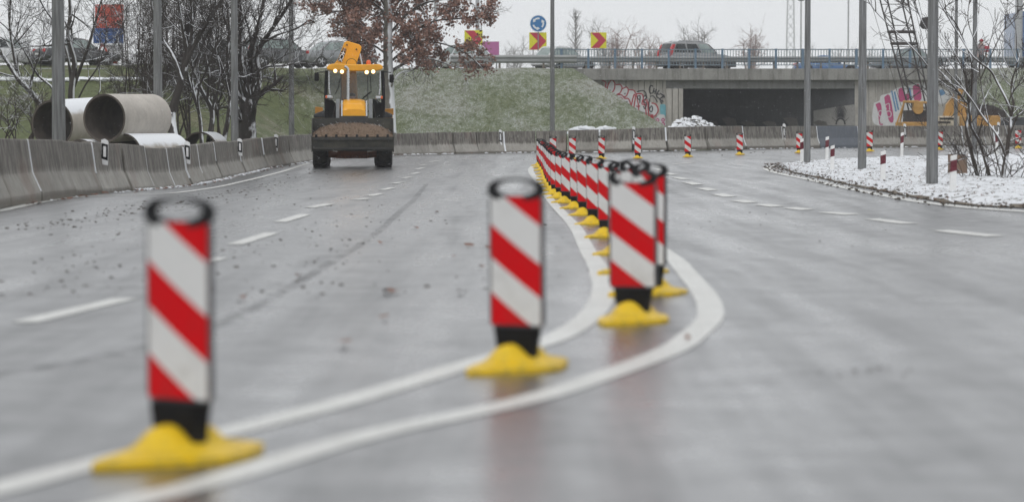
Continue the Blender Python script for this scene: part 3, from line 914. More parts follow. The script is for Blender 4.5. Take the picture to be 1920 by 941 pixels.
for l in (((1190, 235), (1160, 225), (1140, 270), (1150, 325), (1180, 325)), ((1205, 260), (1185, 330)), ((1235, 270), (1215, 340)), ((1196, 300), (1226, 305)),
          ((1275, 285), (1245, 330), (1240, 370), (1275, 400)), ((1250, 335), (1280, 345)), ((1285, 330), (1340, 360)), ((1340, 360), (1275, 410)), ((1275, 410), (1330, 440)), ((1335, 350), (1345, 390)), ((1290, 430), (1305, 470))):
    stroke(b, Zs(*l), 2.3, 2, BY + .074)
b = gdone(b)
blob(b, Zs((1285, 480), (1360, 490), (1360, 640), (1330, 640), (1290, 610)), 4, BY + .083)
blob(b, Zs((1230, 660), (1270, 620), (1340, 620), (1362, 680), (1355, 770), (1240, 770), (1220, 710)), 0, BY + .081)
for cx, cy in ((1250, 690), (1325, 690), (1245, 750), (1325, 745)):
    stroke(b, Zs((cx - 22, cy), (cx, cy - 20), (cx + 22, cy), (cx, cy + 18), (cx - 22, cy)), 2.0, 3, BY + .077)
stroke(b, Zs((1440, 480), (1480, 500)), 8, 1, BY - .08) if False else None
b = gdone(b)   # right hand piece
Z2 = lambda x, y: (1500 + x / 4.95, 60 + y / 4.95)
def Zr(*l): return [Z2(x, y) for x, y in l]
Z3 = lambda x, y: (1640 + x / 6.7214, 150 + y / 6.7214)
def Z3s(*l): return [Z3(x, y) for x, y in l]
blob(b, Z3s((-10, 290), (60, 260), (80, 200), (190, 165), (290, 100), (420, 70), (560, 40), (650, 60), (650, 300), (400, 560), (0, 560)), 0, BY + .092)
for l in (((10, 310), (70, 290), (90, 400), (60, 520), (110, 560), (60, 560), (40, 400)), ((120, 220), (190, 200), (240, 500), (190, 530), (150, 400)), ((300, 120), (350, 105), (390, 250), (310, 270)), ((480, 80), (560, 60), (590, 240), (500, 260)), ((380, 180), (440, 180), (430, 260), (390, 260))):
    blob(b, Z3s(*l), 3, BY + .086, 3)
for l in (((250, 150), (300, 380)), ((215, 140), (270, 400)), ((440, 100), (470, 300))): stroke(b, Z3s(*l), 3, 5, BY + .082)
for l in (((50, 400), (80, 390), (110, 430), (80, 465), (50, 440), (50, 400)), ((150, 400), (190, 395), (210, 430), (190, 470), (150, 450), (145, 410)), ((110, 430), (145, 430)), ((80, 560), (85, 510), (130, 510), (125, 560)), ((150, 370), (130, 330), (180, 300), (190, 380))):
    stroke(b, Z3s(*l), 1.5, 0, BY + .080)
b = gdone(b)
blob(b, Z3s((800, 80), (850, 110), (930, 160), (930, 230), (870, 300), (800, 280)), 0, BY + .092)
blob(b, Z3s((810, 140), (850, 120), (890, 170), (830, 200)), 5, BY + .086)
loc(b).build('graffiti', [M['gwhite'], M['gred'], M['gblack'], M['gpink'], M['gcyan'], M['gblue']], br)
# paint on the skew wall inside the underpass
def wallpt(px, z, off=.02):
    k = (px - 960) / F
    t = (xr0 - k * (BY + .12)) / (1 + k)
    p = skew(xr0, t); return Vector((p.x - off * .7, p.y - off * .7, z))
b = MB()
def q2(px, py): return wallpt(px, H + (HY - py) / 31.5)
vs = [q2(x, y) for x, y in ((1525, 235), (1525, 208), (1545, 205), (1558, 203), (1575, 200), (1603, 197), (1603, 236))]
b.add(vs, [tuple(range(7))], 0)
for a in np.linspace(-70, 70, 17):
    ca, sa = math.sin(R(a)), math.cos(R(a))
    p0 = (1576 + ca * 9, 232 - sa * 12); p1 = (1576 + ca * 17, 232 - sa * 34)
    w_ = .9
    vs = [wallpt(p0[0] - w_ * sa, H + (HY - p0[1] + w_ * ca * -1) / 31.5, .03), wallpt(p0[0] + w_ * sa, H + (HY - p0[1] + w_ * ca) / 31.5, .03), wallpt(p1[0] + w_ * sa, H + (HY - p1[1] + w_ * ca) / 31.5, .03), wallpt(p1[0] - w_ * sa, H + (HY - p1[1] - w_ * ca) / 31.5, .03)]
    b.add(vs, [(0, 1, 2, 3)], 1)
for r0, r1, c_ in ((0, 9, 1), ):
    for k in range(14):
        a0, a1 = math.pi * k / 14, math.pi * (k + 1) / 14
        vs = [wallpt(1576 + r * math.cos(a), H + (HY - 234 + r * 1.4 * math.sin(a)) / 31.5, .035) for r, a in ((7, a0), (9.5, a0), (9.5, a1), (7, a1))]
        b.add(vs, [(0, 1, 2, 3)], 1)
for px in (1330, 1365, 1400, 1440, 1480, 1535):
    hh = random.Random(px).uniform(6, 16)
    b.add([q2(px, 238), q2(px - 12, 238 - hh), q2(px, 235 - hh), q2(px + 14, 236 - hh * .8), q2(px + 18, 238)], [(0, 1, 2, 3, 4)], 2)
loc(b).build('graffiti', [pm('dim graffiti', (.30, .29, .28), .9), M['gblack'], pm('dim dark graffiti', (.17, .16, .15), .9)], br)

# railing along the edge beam
zr0, zr1 = 4.53, W(1500, 92.5).z
rail = thing('bridge_railing', 'blue grey bar railing on the edge of the bridge deck', 'railing', (15, BY - .1, zr0))
def rl(b): return loc(b, Vector((15, BY - .1, zr0)))
xa, xb = W(1040, 0).x, 44.0
b = MB(); b.box(((xa + xb) / 2, BY - .1, zr1 - .03), (xb - xa, .07, .06)); rl(b).build('top_rail', M['bars'], rail)
b = MB(); b.box(((xa + xb) / 2, BY - .1, 4.74), (xb - xa, .05, .05)); rl(b).build('bottom_rail', M['bars'], rail)
b = MB(); x = xa
while x < xb:
    b.box((x, BY - .1, (4.765 + zr1 - .06) / 2), (.035, .03, zr1 - .06 - 4.765)); x += .165
rl(b).build('bars', M['bars'], rail)
x = xa + .4
k = 0
while x < xb:
    b = MB(); b.box((x, BY - .12, (zr0 + zr1) / 2 + .01), (.13 if k % 1 == 0 else .1, .09, zr1 - zr0 + .02)); rl(b).build('post', M['blue'], rail)
    x += 1.56; k += 1
# crash barriers of the upper road
def guardrail(label, xa, xb, Y, z0, z1, pitch, zg, dbl=True):
    t_ = thing('guard_rail', label, 'guard rail', ((xa + xb) / 2, Y, zg))
    o_ = Vector(((xa + xb) / 2, Y, zg))
    hh = z1 - z0
    pr = [(Y, z0), (Y - .04, z0 + .06 * hh), (Y - .08, z0 + .22 * hh), (Y - .08, z0 + .32 * hh), (Y - .02, z0 + .45 * hh), (Y - .02, z0 + .55 * hh), (Y - .08, z0 + .68 * hh), (Y - .08, z0 + .8 * hh), (Y - .04, z0 + .95 * hh), (Y, z1)]
    pr = pr + [(y + .012, z) for y, z in reversed(pr)]
    b = MB(); b.prism(pr, xa, xb, 'x'); loc(b, o_).build('beam', M['rail'], t_)
    x = xa + .3
    while x < xb:
        b = MB(); b.box((x, Y + .09, (zg - .1 + z1) / 2), (.12, .10, z1 - zg + .1)); loc(b, o_).build('post', M['railpost'], t_)
        x += pitch
    return t_
guardrail('rusty steel guard rail behind the bar railing on the bridge', W(1046, 0).x, 44, BY + 1.3, 4.93, 5.27, 1.38, ZU)
guardrail('grey steel guard rail above the snowy bank between tree and railing', W(845, 0).x, W(1072, 0).x + .3, BY - .9, 4.83, 5.30, 2.55, ZU - .1)
guardrail('low steel guard rail above the grass behind the stacked pipes', P(-60, 0, 150).x, P(470, 0, 150).x, 150, 3.95, 4.25, 2.2, 3.3)
# low snow bank in front of it
b = MB(); rr_ = random.Random(5); x = -36.
while x < -14:
    for _ in range(5):
        b.ball((x + rr_.uniform(-.3, .3), 131.8 + rr_.uniform(-.5, .5), terr(x, 131.8) + .02), rr_.uniform(.08, .2), 6, 0, (2.4, 1, .55), .25, rr_)
    x += .35
for px in range(1068, 1150, 3):
    p = P(px + rr_.uniform(-2, 2), 243, 123.5)
    for _ in range(3):
        b.ball((p.x, p.y + rr_.uniform(-.3, .3), .98 + rr_.uniform(-.25, .12) * (1 + 0)), rr_.uniform(.06, .13), 6, 0, (1.6, 1, .8), .3, rr_)
tag(b.build('snow_bank', M['snow']), kind='stuff')
# ================================================================== GUIDE BEACONS
def make_beacon():
    t = thing('guide_beacon', 'x', 'beacon', (0, 0, 0), 0, 'red and white guide beacons on the road')
    PW, Z0, Z1_ = .28, .195, .785
    hw = PW / 2
    # striped panel, slightly bowed, white stripes as foil on top
    def bow(x): return -.009 - .008 * (1 - (x / hw) ** 2)
    b = MB(); n = 8
    xs_ = [(-hw + .008) + (PW - .016) * i / n for i in range(n + 1)]
    for sgn in (1, -1):
        vs = []
        for x in xs_:
            for z in (Z0 + .008, Z1_ - .004): vs.append((x, sgn * bow(x), z))
        b.add(vs, [(2 * i, 2 * i + 2, 2 * i + 3, 2 * i + 1) for i in range(n)], 0, True)
    panel = b.build('panel', M['red'], t)
    hh = Z1_ - Z0
    for lo_, hi_ in ((-.08, .215), (.47, .735)):
        b = MB(); vs = []; fs = []
        m_ = 24
        for i in range(m_ + 1):
            u = i / m_; x = -hw + .008 + (PW - .016) * u
            a0 = min(max(lo_ + .31 * u, 0.008), .986); a1 = min(max(hi_ + .31 * u, .008), .986)
            for a_ in (a0, a1):
                vs.append((x, bow(x) - .0015, Z1_ - a_ * hh))
        for i in range(m_):
            if abs(vs[2 * i][2] - vs[2 * i + 1][2]) > 1e-4 or abs(vs[2 * i + 2][2] - vs[2 * i + 3][2]) > 1e-4:
                fs.append((2 * i, 2 * i + 1, 2 * i + 3, 2 * i + 2))
        b.add(vs, fs, 0, True)
        b.add([(x, -y, z) for x, y, z in vs], fs, 0, True)
        b.build('stripe', M['foilwhite'], panel)
    # dark frame with a carrying loop on top
    b = MB()
    for sd in (-1, 1): b.tube([(sd * hw, 0, Z0 + .02), (sd * hw, 0, Z1_ - .01)], .0085, 8)
    b.tube([(-hw, 0, Z0 + .02), (-hw + .015, 0, Z0 + .003), (hw - .015, 0, Z0 + .003), (hw, 0, Z0 + .02)], .0085, 8)
    b.box((0, 0, (Z0 + Z1_) / 2), (PW - .012, .014, hh))
    b.build('frame', M['frame'], t)
    # dark cap with the oval carrying hole
    b = MB(); n = 40; ov = []; iv = []
    for k in range(n):
        a = 2 * math.pi * k / n; ca, sa = math.cos(a), math.sin(a)
        rr_ = 1 / ((abs(ca) / .146) ** 2.8 + (abs(sa) / .050) ** 2.8) ** (1 / 2.8)
        ov.append((ca * rr_, sa * rr_ + .812)); iv.append((.112 * ca, .034 * sa + .818))
    vs = [(x, y, z) for y in (-.016, .016) for x, z in ov] + [(x, y, z) for y in (-.016, .016) for x, z in iv]
    fs = []
    for k in range(n):
        j = (k + 1) % n
        fs += [(k, j, 2 * n + j, 2 * n + k), (n + k, 3 * n + k, 3 * n + j, n + j), (k, n + k, n + j, j), (2 * n + k, 2 * n + j, 3 * n + j, 3 * n + k)]
    b.add(vs, fs, 0, True); b.build('cap', M['capgrey'], t, sharp=40)
    b = MB()
    b.prism([(-.085, .04), (.085, .04), (.095, .13), (.108, Z0 - .004), (-.108, Z0 - .004), (-.095, .13)], -.035, .035)
    for z in (.125, .145, .165): b.box((0, 0, z), (.204, .078, .007))
    b.build('neck', M['black'], t, bevel=.006)
    b = MB(); n = 40; rows = 12; vs = []; fs = []
    for i in range(rows + 1):
        rho = i / rows
        for k in range(n):
            a = 2 * math.pi * k / n
            ca, sa = math.cos(a), math.sin(a)
            rr_ = 1 / ((abs(ca) / .20) ** 1.25 + (abs(sa) / .41) ** 1.25) ** (1 / 1.25)
            x, y = ca * rr_ * rho, sa * rr_ * rho
            d = math.hypot(x, y)
            hump = max(math.exp(-((x / .085) ** 2 + ((y - s_ * .085) / .075) ** 2) ** 2) for s_ in (-1, 1))
            z = .024 + .058 * (1 - rho) ** .85 + .050 * hump
            vs.append((x, y, z))
    for i in range(rows):
        for k in range(n):
            fs.append((i * n + k, (i + 1) * n + k, (i + 1) * n + (k + 1) % n, i * n + (k + 1) % n))
    o_ = rows * n
    vs += [(x, y, 0) for x, y, z in vs[o_:o_ + n]]
    fs += [(o_ + k, o_ + n + k, o_ + n + (k + 1) % n, o_ + (k + 1) % n) for k in range(n)]
    b.add(vs, fs, 0, True)
    b.build('base', M['yellow'], t, sharp=50)
    return t
row = [(339, 862, -35), (971, 693, -31), (1188, 604, -25), (1216, 553, -42), (1188, 513, -42), (1163, 478, -42), (1140, 446, -42), (1116, 421, -42), (1098, 404, -42), (1082, 391.5, -42), (1063, 380.5, -42),
       (1052, 372, -42), (1043, 365.5, -42), (1037, 359, -42), (1033, 352, -42), (1029.5, 345, -42), (1027, 338.5, -42), (1025, 332, -42), (1022, 326, -42), (1018, 320, -42), (1015, 315, -42), (1012, 311, -42),
       ]
far = [(1037, 299, -25), (1073, 298.5, -25), (1128, 298, -28), (1196, 297, -28), (1290, 294.5, -28), (1387.5, 290.5, -28), (1499, 287, -28), (1631, 284, -28), (1762, 281, -28), (1909, 278, -20)]
proto = make_beacon()
def lookup(k): return
for i, (px, py, rz) in enumerate(row + far):
    o = proto if i == 0 else copy_tree(proto)
    p = G(px, py); o.location = p; 
    o.rotation_euler = (R(random.uniform(-1, 1)), R(random.uniform(-1.2, 1.2)) if i > 3 else R(-.4), R(rz + random.uniform(-2, 2)))
    if i == 0: lab = 'red and white guide beacon on yellow base, biggest and nearest, standing alone at left'
    elif i == 1: lab = 'red and white guide beacon on yellow base standing alone in the middle foreground'
    elif i < len(row):
        lab = 'red and white guide beacon, %s in the curved row from the nearest at left' % ORD[i + 1]
    else:
        lab = 'small far red and white guide beacon before the barrier, %s from left' % ORD[i - len(row) + 1]
    o['label'] = lab

# ================================================================== BARRIER REFLECTORS
def place_marker(px, y0, y1, side, lab, pro):
    yt, s, h = (interp(BT, px, k) for k in (1, 2, 3))
    c = along(px)
    k = min(range(len(STN)), key=lambda i: abs(STN[i]['px'] - px))
    n = STN[k]['n']
    s = s * 1.005
    hgt = (y1 - y0) / s
    zc = H - ((y0 + y1) / 2 - HY) / s
    if pro is None:
        t = thing('barrier_reflector', lab, 'reflector', (0, 0, 0), 0, 'black and white reflectors on the barrier')
        b = MB(); b.prism([(-.065, -.235), (.065, -.255), (.065, .205), (.0, .245), (-.065, .225)], -.012, .012); b.build('plate', M['plate_white'], t, bevel=.003)
        b = MB(); b.prism([(-.058, -.125), (.058, -.165), (.058, .135), (-.058, .165)], -.018, -.0125); b.build('black_field', M['black'], t)
        b = MB(); b.prism([(-.026, -.09), (.026, -.10), (.026, .10), (-.026, .11)], -.023, -.0185); b.build('reflector', M['plate_white'], t)
        b = MB(); b.box((0, .05, -.02), (.05, .09, .06)); b.build('bracket', M['darkgrey'], t)
    else:
        t = copy_tree(pro)
    t['label'] = lab
    t.location = (c.x + n.x * .16, c.y + n.y * .16, zc)
    t.rotation_euler = (0, R(random.uniform(-2, 2)), R(random.uniform(-4, 4)) + side)
    t.scale = (1, 1, hgt / .48)
    return t
MK = [(180, 261, 309), (338.5, 265, 307), (439, 260, 292), (508, 252, 283), (936, 243, 272), (1187, 237, 270), (1464, 232, 264), (1692, 232, 262), (1868, 229, 262)]
pro = None
for i, (px, y0, y1) in enumerate(MK):
    lab = ['black and white reflector on the barrier below the big concrete pipe', 'black and white reflector on the barrier beside the low snowy pipe', 'black and white reflector on barrier, just left of the third lamp post and big trunk',
           'black and white reflector on barrier, nearest left of the yellow loader', 'small reflector on the barrier in front of the snowy grass bank', 'small reflector on barrier below the red graffiti wall',
           'small reflector on barrier before the dark underpass', 'small reflector on barrier in front of the crane lattice boom', 'small reflector on barrier behind the bare forked tree'][i]
    q = place_marker(px, y0, y1, R(8) if i < 4 else 0, lab, pro)
    pro = pro or q

# ================================================================== BOLLARDS on the island
def make_post(name='marker_post'):
    t = thing('marker_post', 'x', 'marker post', (0, 0, 0), 0, 'white marker posts round the snowy island')
    b = MB(); b.prism([(-.05, -.05), (.05, -.05), (.05, 1.0), (-.05, .955)], -.035, .035); b.build('post', M['white'], t, bevel=.012)
    b = MB(); b.prism([(-.0515, .56), (.0515, .605), (.0515, .885), (-.0515, .84)], -.0365, .0365); b.build('reflector', M['redrefl'], t, bevel=.006)
    return t
pp = None
for i, (px, y0, y1, lab) in enumerate([(1786, 292, 368, 'white marker post with dark red reflector, nearest one, right of the widest lamp post'), (1655.5, 284, 345, 'white marker post with dark red reflector between the two grey lamp posts on snow'),
        (1560.5, 273.5, 326, 'white marker post at the left tip of snowy island, in front of another post'), (1550, 257, 306, 'slim white marker post behind the nearer post at the island tip'),
        (1690.5, 249, 297.5, 'white marker post at the far edge of snow, between two lamp posts'), (1503.5, 261, 310, 'white marker post half hidden by the leftmost island lamp post'), (1869.5, 248, 295, 'white marker post behind the bare forked tree trunks')]):
    o = pp if i == 0 and pp else (make_post() if pp is None else copy_tree(pp))
    pp = pp or o
    p = G(px, y1); s = F / p.y
    o.location = (p.x, p.y, p.z + .02)
    k = (y1 - y0) / s
    o.scale = (1, 1, k)
    o.rotation_euler = (0, R(random.uniform(-1.5, 1.5)), R(random.uniform(-10, 10)))
    o['label'] = lab

# ================================================================== LAMP POSTS
def lamp_post(px, wpx, s, ybase, lab, hgt=9.5, n=8, side=1, mat='steelpole', head=True, leanpx=0, cat='lamp post', top=.65):
    Y = F / s
    x = (px - 960) / s
    z = H - (ybase - HY) / s if ybase is not None else terr(x, Y)
    if ybase is not None and z < gz(x, Y) + .2: z = gz(x, Y)
    t = thing('lamp_post', lab, cat, (x, Y, z), 0, 'grey steel lamp posts')
    r = wpx / s / 2
    b = MB(); b.tube([(0, 0, -.1), (leanpx / s * .5, 0, hgt * .5), (leanpx / s, 0, hgt)], [r, r * (1 + top) / 2, r * top], n, 0, True, n > 10); b.build('pole', M[mat], t)
    if head:
        b = MB(); b.tube([(leanpx / s, 0, hgt - .02), (leanpx / s + side * .3, 0, hgt + .35), (leanpx / s + side * 1.5, 0, hgt + .55)], [r * top * .8, r * top * .6, r * top * .5], 8); b.build('arm', M[mat], t)
        b = MB(); b.ball((leanpx / s + side * 1.85, 0, hgt + .56), .2, 12, 0, (2, .7, .45)); b.build('lamp_head', M['grey'], t)
        b = MB(); b.box((0, 0, .02 if ybase is None or z < gz(x, Y) + .1 else .02), (r * 3.4, r * 3.4, .05)); b.build('base_plate', M['grey'], t)
    return t
lamp_post(111, 27, 106, None, 'thick grey lamp post in front of the stacked pipes, leftmost in the photo', side=1)
lamp_post(297, 19, 66, None, 'grey lamp post at the right end of the big concrete pipe', side=1)
lamp_post(440.5, 15.5, 67, None, 'grey lamp post just left of the thick dark tree trunk', side=1)
lamp_post(547, 11.5, 55.5, None, 'slim grey lamp post between the dark trees and the loader', side=1)
lamp_post(1035.5, 10.5, 42.3, None, 'slim grey lamp post left of the graffiti wall, behind the barrier', side=-1)
lamp_post(1513, 13.5, 64, 309, 'grey lamp post at the left tip of the snowy island', side=-1)
lamp_post(1616, 17, 76, 323, 'grey lamp post with bright edge, second from left on snowy island', side=-1)
lamp_post(1747.5, 23, 105, 355, 'widest grey lamp post on the snowy island, in front of the crane', side=-1, n=8)
lamp_post(1826, 10.5, 49, 292, 'slim dark lamp post behind the bare tree at right', side=-1)
lamp_post(1791, 7.5, 38.2, None, 'thin bluish grey lamp post beside the crane body', side=-1)
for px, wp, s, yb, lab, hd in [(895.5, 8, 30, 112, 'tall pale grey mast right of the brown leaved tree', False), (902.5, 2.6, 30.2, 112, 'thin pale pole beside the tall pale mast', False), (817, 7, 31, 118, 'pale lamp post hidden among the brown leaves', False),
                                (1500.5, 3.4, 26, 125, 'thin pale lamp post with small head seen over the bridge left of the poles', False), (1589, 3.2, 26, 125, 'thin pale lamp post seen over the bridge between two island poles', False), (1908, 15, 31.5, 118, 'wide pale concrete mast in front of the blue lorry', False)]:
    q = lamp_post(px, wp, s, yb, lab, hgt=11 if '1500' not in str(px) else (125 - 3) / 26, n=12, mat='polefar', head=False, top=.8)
    q['group'] = 'pale masts along the upper road'
    if px == 1500.5:
        b = MB(); b.ball((0, 0, (125 - 3) / 26 + .05), .1, 10, 0, (2.4, 1, .8)); b.build('lamp_head', M['grey'], q)

# ================================================================== CONCRETE PIPES
def pipe(cpx, cpy, s, r, ax, lab, snow=False, th=.05):
    p = P(cpx, cpy, F / s)
    ax = Vector(ax); L = ax.length
    t = thing('concrete_pipe', lab, 'concrete pipe', p, 0, 'concrete pipes stacked behind the barrier')
    q = ax.to_track_quat('Z', 'Y').to_matrix().to_4x4()
    b = MB()
    b.lathe([(r, 0), (r, .02), (r, L - .02), (r, L)], 56, 0, q)
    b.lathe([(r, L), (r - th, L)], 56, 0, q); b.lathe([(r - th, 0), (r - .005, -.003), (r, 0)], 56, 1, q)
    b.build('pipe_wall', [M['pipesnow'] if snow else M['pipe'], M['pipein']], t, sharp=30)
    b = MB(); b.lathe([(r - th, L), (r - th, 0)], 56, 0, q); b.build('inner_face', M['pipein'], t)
    return t
pipe(195.5, 222, 74, .615, (.90, 2.2, .02), 'big buff concrete pipe on top of the stack, in front right of another pipe')
pipe(98, 233.5, 69, .66, (.90, 2.1, .10), 'big dark mouthed pipe with snowy top behind the leftmost lamp post', True)
pipe(232, 292, 74, .56, (1.0, 1.9, 0), 'low pipe with snow on top, under the big buff pipe', True)
pipe(374, 282, 62, .56, (.18, 1.7, 0), 'small looking snowy pipe alone, right of the stack', True)
pipe(150, 302, 74, .55, (.8, 1.9, 0), 'bottom pipe barely showing between the two big pipes', True)

# ================================================================== LOADER
Y0 = 82.8
X0 = (661 - 960) / F * Y0
ZG = gz(X0, Y0 + 1.3)
def lx(px, dy): return (px - 960) / F * (Y0 + dy) - X0 + dy * .0564   # the loader faces the camera
def lz(py, dy): return H + (HY - py) / F * (Y0 + dy) - ZG
def lp(px, py, dy): return (lx(px, dy), dy, lz(py, dy))
ldr = thing('backhoe_loader', 'yellow orange backhoe loader with lit roof lamps carrying soil towards the camera', 'loader', (X0, Y0, ZG), math.atan(.0564))
# wheels
def wheel(parent, x, y, r, wd, rimr, lugs=16):
    wt = MB()
    Mw = Matrix.Translation((x, y, r)) @ Matrix.Rotation(math.pi / 2, 4, 'Y')
    wt.lathe([(rimr, -wd * .42), (r * .86, -wd * .5), (r * .965, -wd * .40), (r * .965, wd * .40), (r * .86, wd * .5), (rimr, wd * .42)], 36, 0, Mw, True)
    for k in range(lugs):
        a = 2 * math.pi * k / lugs
        for sd in (-1, 1):
            Ml = Mw @ Matrix.Rotation(a + (sd > 0) * math.pi / lugs, 4, 'Z') @ Matrix.Translation((r * .965, 0, sd * wd * .22)) @ Matrix.Rotation(sd * .6, 4, 'X')
            wt.box((0, 0, 0), (.06 * r / .45, .05, wd * .52), 0, Ml)
    w_ = wt.build('wheel', M['tyre'], parent, sharp=35)
    rm = MB()
    rm.lathe([(rimr, -wd * .40), (rimr * .92, -wd * .34), (rimr * .55, -wd * .1), (.06, -wd * .12), (.06, wd * .12), (rimr * .55, wd * .1), (rimr * .92, wd * .34), (rimr, wd * .40)], 24, 0, Mw)
    rm.build('rim', M['cream'], w_)
wheel(ldr, lx(601.5, 1.3), 1.55, .50, .47, .26)
wheel(ldr, lx(721, 1.3), 1.55, .50, .47, .26)
wheel(ldr, -.92, 4.1, .70, .50, .34)
wheel(ldr, .92, 4.1, .70, .50, .34)
b = MB(); b.tube([(-.9, 1.55, .42), (-.4, 1.55, .36), (.4, 1.55, .36), (.9, 1.55, .42)], .10, 10)
b.box((0, 1.5, .42), (.9, .3, .16))
for k in range(9): b.box((-.45 + .11 * k, 1.36, .30 + .02 * (k % 2)), (.05, .05, .07))
b.build('front_axle', M['rust'], ldr, bevel=.02)
b = MB(); b.tube([(-.9, 4.1, .7), (.9, 4.1, .7)], .13, 10); b.box((0, 4.1, .72), (.5, .4, .4)); b.build('rear_axle', M['darksteel'], ldr)
b = MB(); b.box((0, 2.9, .82), (.72, 3.6, .34)); b.box((0, 1.2, .95), (.9, .5, .5)); b.build('chassis', M['darksteel'], ldr, bevel=.03)
# bucket
bx0, bx1 = lx(586, .3), lx(737, .3)
pr = [(0, lz(257, 0)), (.02, lz(259, 0)), (.12, lz(281, .1)), (.16, lz(283.5, .1)), (.85, .52), (1.02, .72), (1.08, 1.0), (1.02, lz(221.5, 1.0)), (.97, lz(221.5, 1.0)), (1.0, 1.0), (.94, .76), (.80, .58), (.18, lz(280, .15)), (.05, lz(257, 0))]
b = MB(); b.prism(pr, bx0, bx1, 'x')
bk = b.build('bucket', M['bucketsteel'], ldr, bevel=.008)
for x in (bx0 - .012, bx1 + .012):
    b = MB(); b.prism([(.0, lz(257, 0)), (.12, lz(282, .1)), (.18, .46), (.85, .52), (1.03, .72), (1.08, 1.0), (1.02, lz(222, 1)), (.92, lz(224, 1)), (.40, lz(246, .4))], x - .012, x + .012, 'x')
    b.build('side_plate', M['bucketsteel'], bk)
b = MB(); b.box(((bx0 + bx1) / 2, .105, lz(278.3, .1)), (bx1 - bx0 - .1, .05, .035)); b.build('wear_strip', M['darksteel'], bk)
b = MB(); b.box(((bx0 + bx1) / 2, .0, lz(259.5, 0)), (bx1 - bx0 - .02, .03, .09)); b.build('cutting_edge', M['bucketsteel'], bk)
for px in (593.5, 612, 631, 650, 669.5, 689, 708, 727):
    b = MB(); x = lx(px, 0); b.prism([(.01, lz(260, 0)), (-.03, lz(258, 0)), (-.09, lz(252.5, 0)), (-.05, lz(252, 0)), (.05, lz(256, 0))], x - .035, x + .035, 'x')
    b.box((x, -.025, lz(260, 0)), (.1, .04, .06)); b.build('tooth', M['darksteel'], bk)
# loader arms and rams
for sd in (-1, 1):
    b = MB(); x = lx(634 if sd < 0 else 695, 1.6)
    b.prism([(1.0, 1.1), (1.3, .98), (2.6, lz(190, 2.6)), (2.75, lz(192, 2.7)), (2.7, lz(203, 2.7)), (1.45, 1.25), (1.05, 1.3)], x - .055, x + .055, 'x')
    b.box((x, 1.25, lz(206, 1.25)), (.11, .3, .62))
    b.build('loader_arm', M['grey'], ldr, bevel=.012)
    b = MB(); x2 = x - sd * .12
    b.cyl((x2, 1.2, 1.0), (x2, 1.5, lz(188, 1.5)), .045, None, 10); b.cyl((x2, 1.05, lz(222, 1.05)), (x2, 1.1, lz(189, 1.1)), .03, None, 10, 1); b.build('ram', [M['darksteel'], M['chrome']], ldr)
# bonnet
pr_b = []
hx0, hx1 = lx(636.5, 1.3), lx(690.5, 1.3)
zb, zt = lz(221, 1.25), lz(187.5, 1.5)
cx = (hx0 + hx1) / 2; hw_ = (hx1 - hx0) / 2
def hood_sec(y, zt, k, zb):
    return [(cx - hw_ * k, y, zb), (cx - hw_ * k * 1.0, y, zb + (zt - zb) * .55), (cx - hw_ * k * .93, y, zb + (zt - zb) * .82), (cx - hw_ * k * .74, y, zt - .03), (cx - hw_ * k * .4, y, zt), (cx + hw_ * k * .4, y, zt), (cx + hw_ * k * .74, y, zt - .03), (cx + hw_ * k * .93, y, zb + (zt - zb) * .82), (cx + hw_ * k, y, zb + (zt - zb) * .55), (cx + hw_ * k, y, zb)]
secs = [hood_sec(1.06, lz(205, 1.1), .84, zb), hood_sec(1.16, lz(196, 1.2), .90, zb - .02), hood_sec(1.45, lz(189.5, 1.5), .98, zb - .05), hood_sec(2.0, lz(187, 2), 1, zb - .1), hood_sec(2.65, lz(186, 2.6), 1, zb - .1)]
b = MB(); vs = [p for s_ in secs for p in s_]; k = 10
fs = [tuple(range(k))[::-1]] + [(i * k + j, i * k + (j + 1) % k, (i + 1) * k + (j + 1) % k, (i + 1) * k + j) for i in range(4) for j in range(k)]
b.add(vs, fs, 0, True); hood = b.build('bonnet', M['orange'], ldr, sharp=28, bevel=.01)
b = MB(); b.box((cx, 1.05, lz(219.5, 1.05)), (hw_ * 1.5, .03, .06)); b.build('grille_slot', M['black'], hood)
b = MB(); b.box((cx, 1.02, lz(225, 1.05)), (.85, .1, .22)); b.build('nose_plate', M['darksteel'], ldr)
# exhaust stack
b = MB(); ex = [lp(653, 190, 1.9), lp(653, 135, 1.9), lp(652.5, 130, 1.9), lp(650, 127, 1.9), lp(646.5, 126, 1.9)]
b.tube(ex, [.045] * 4 + [.05], 12); b.build('exhaust_pipe', M['chrome'], ldr)
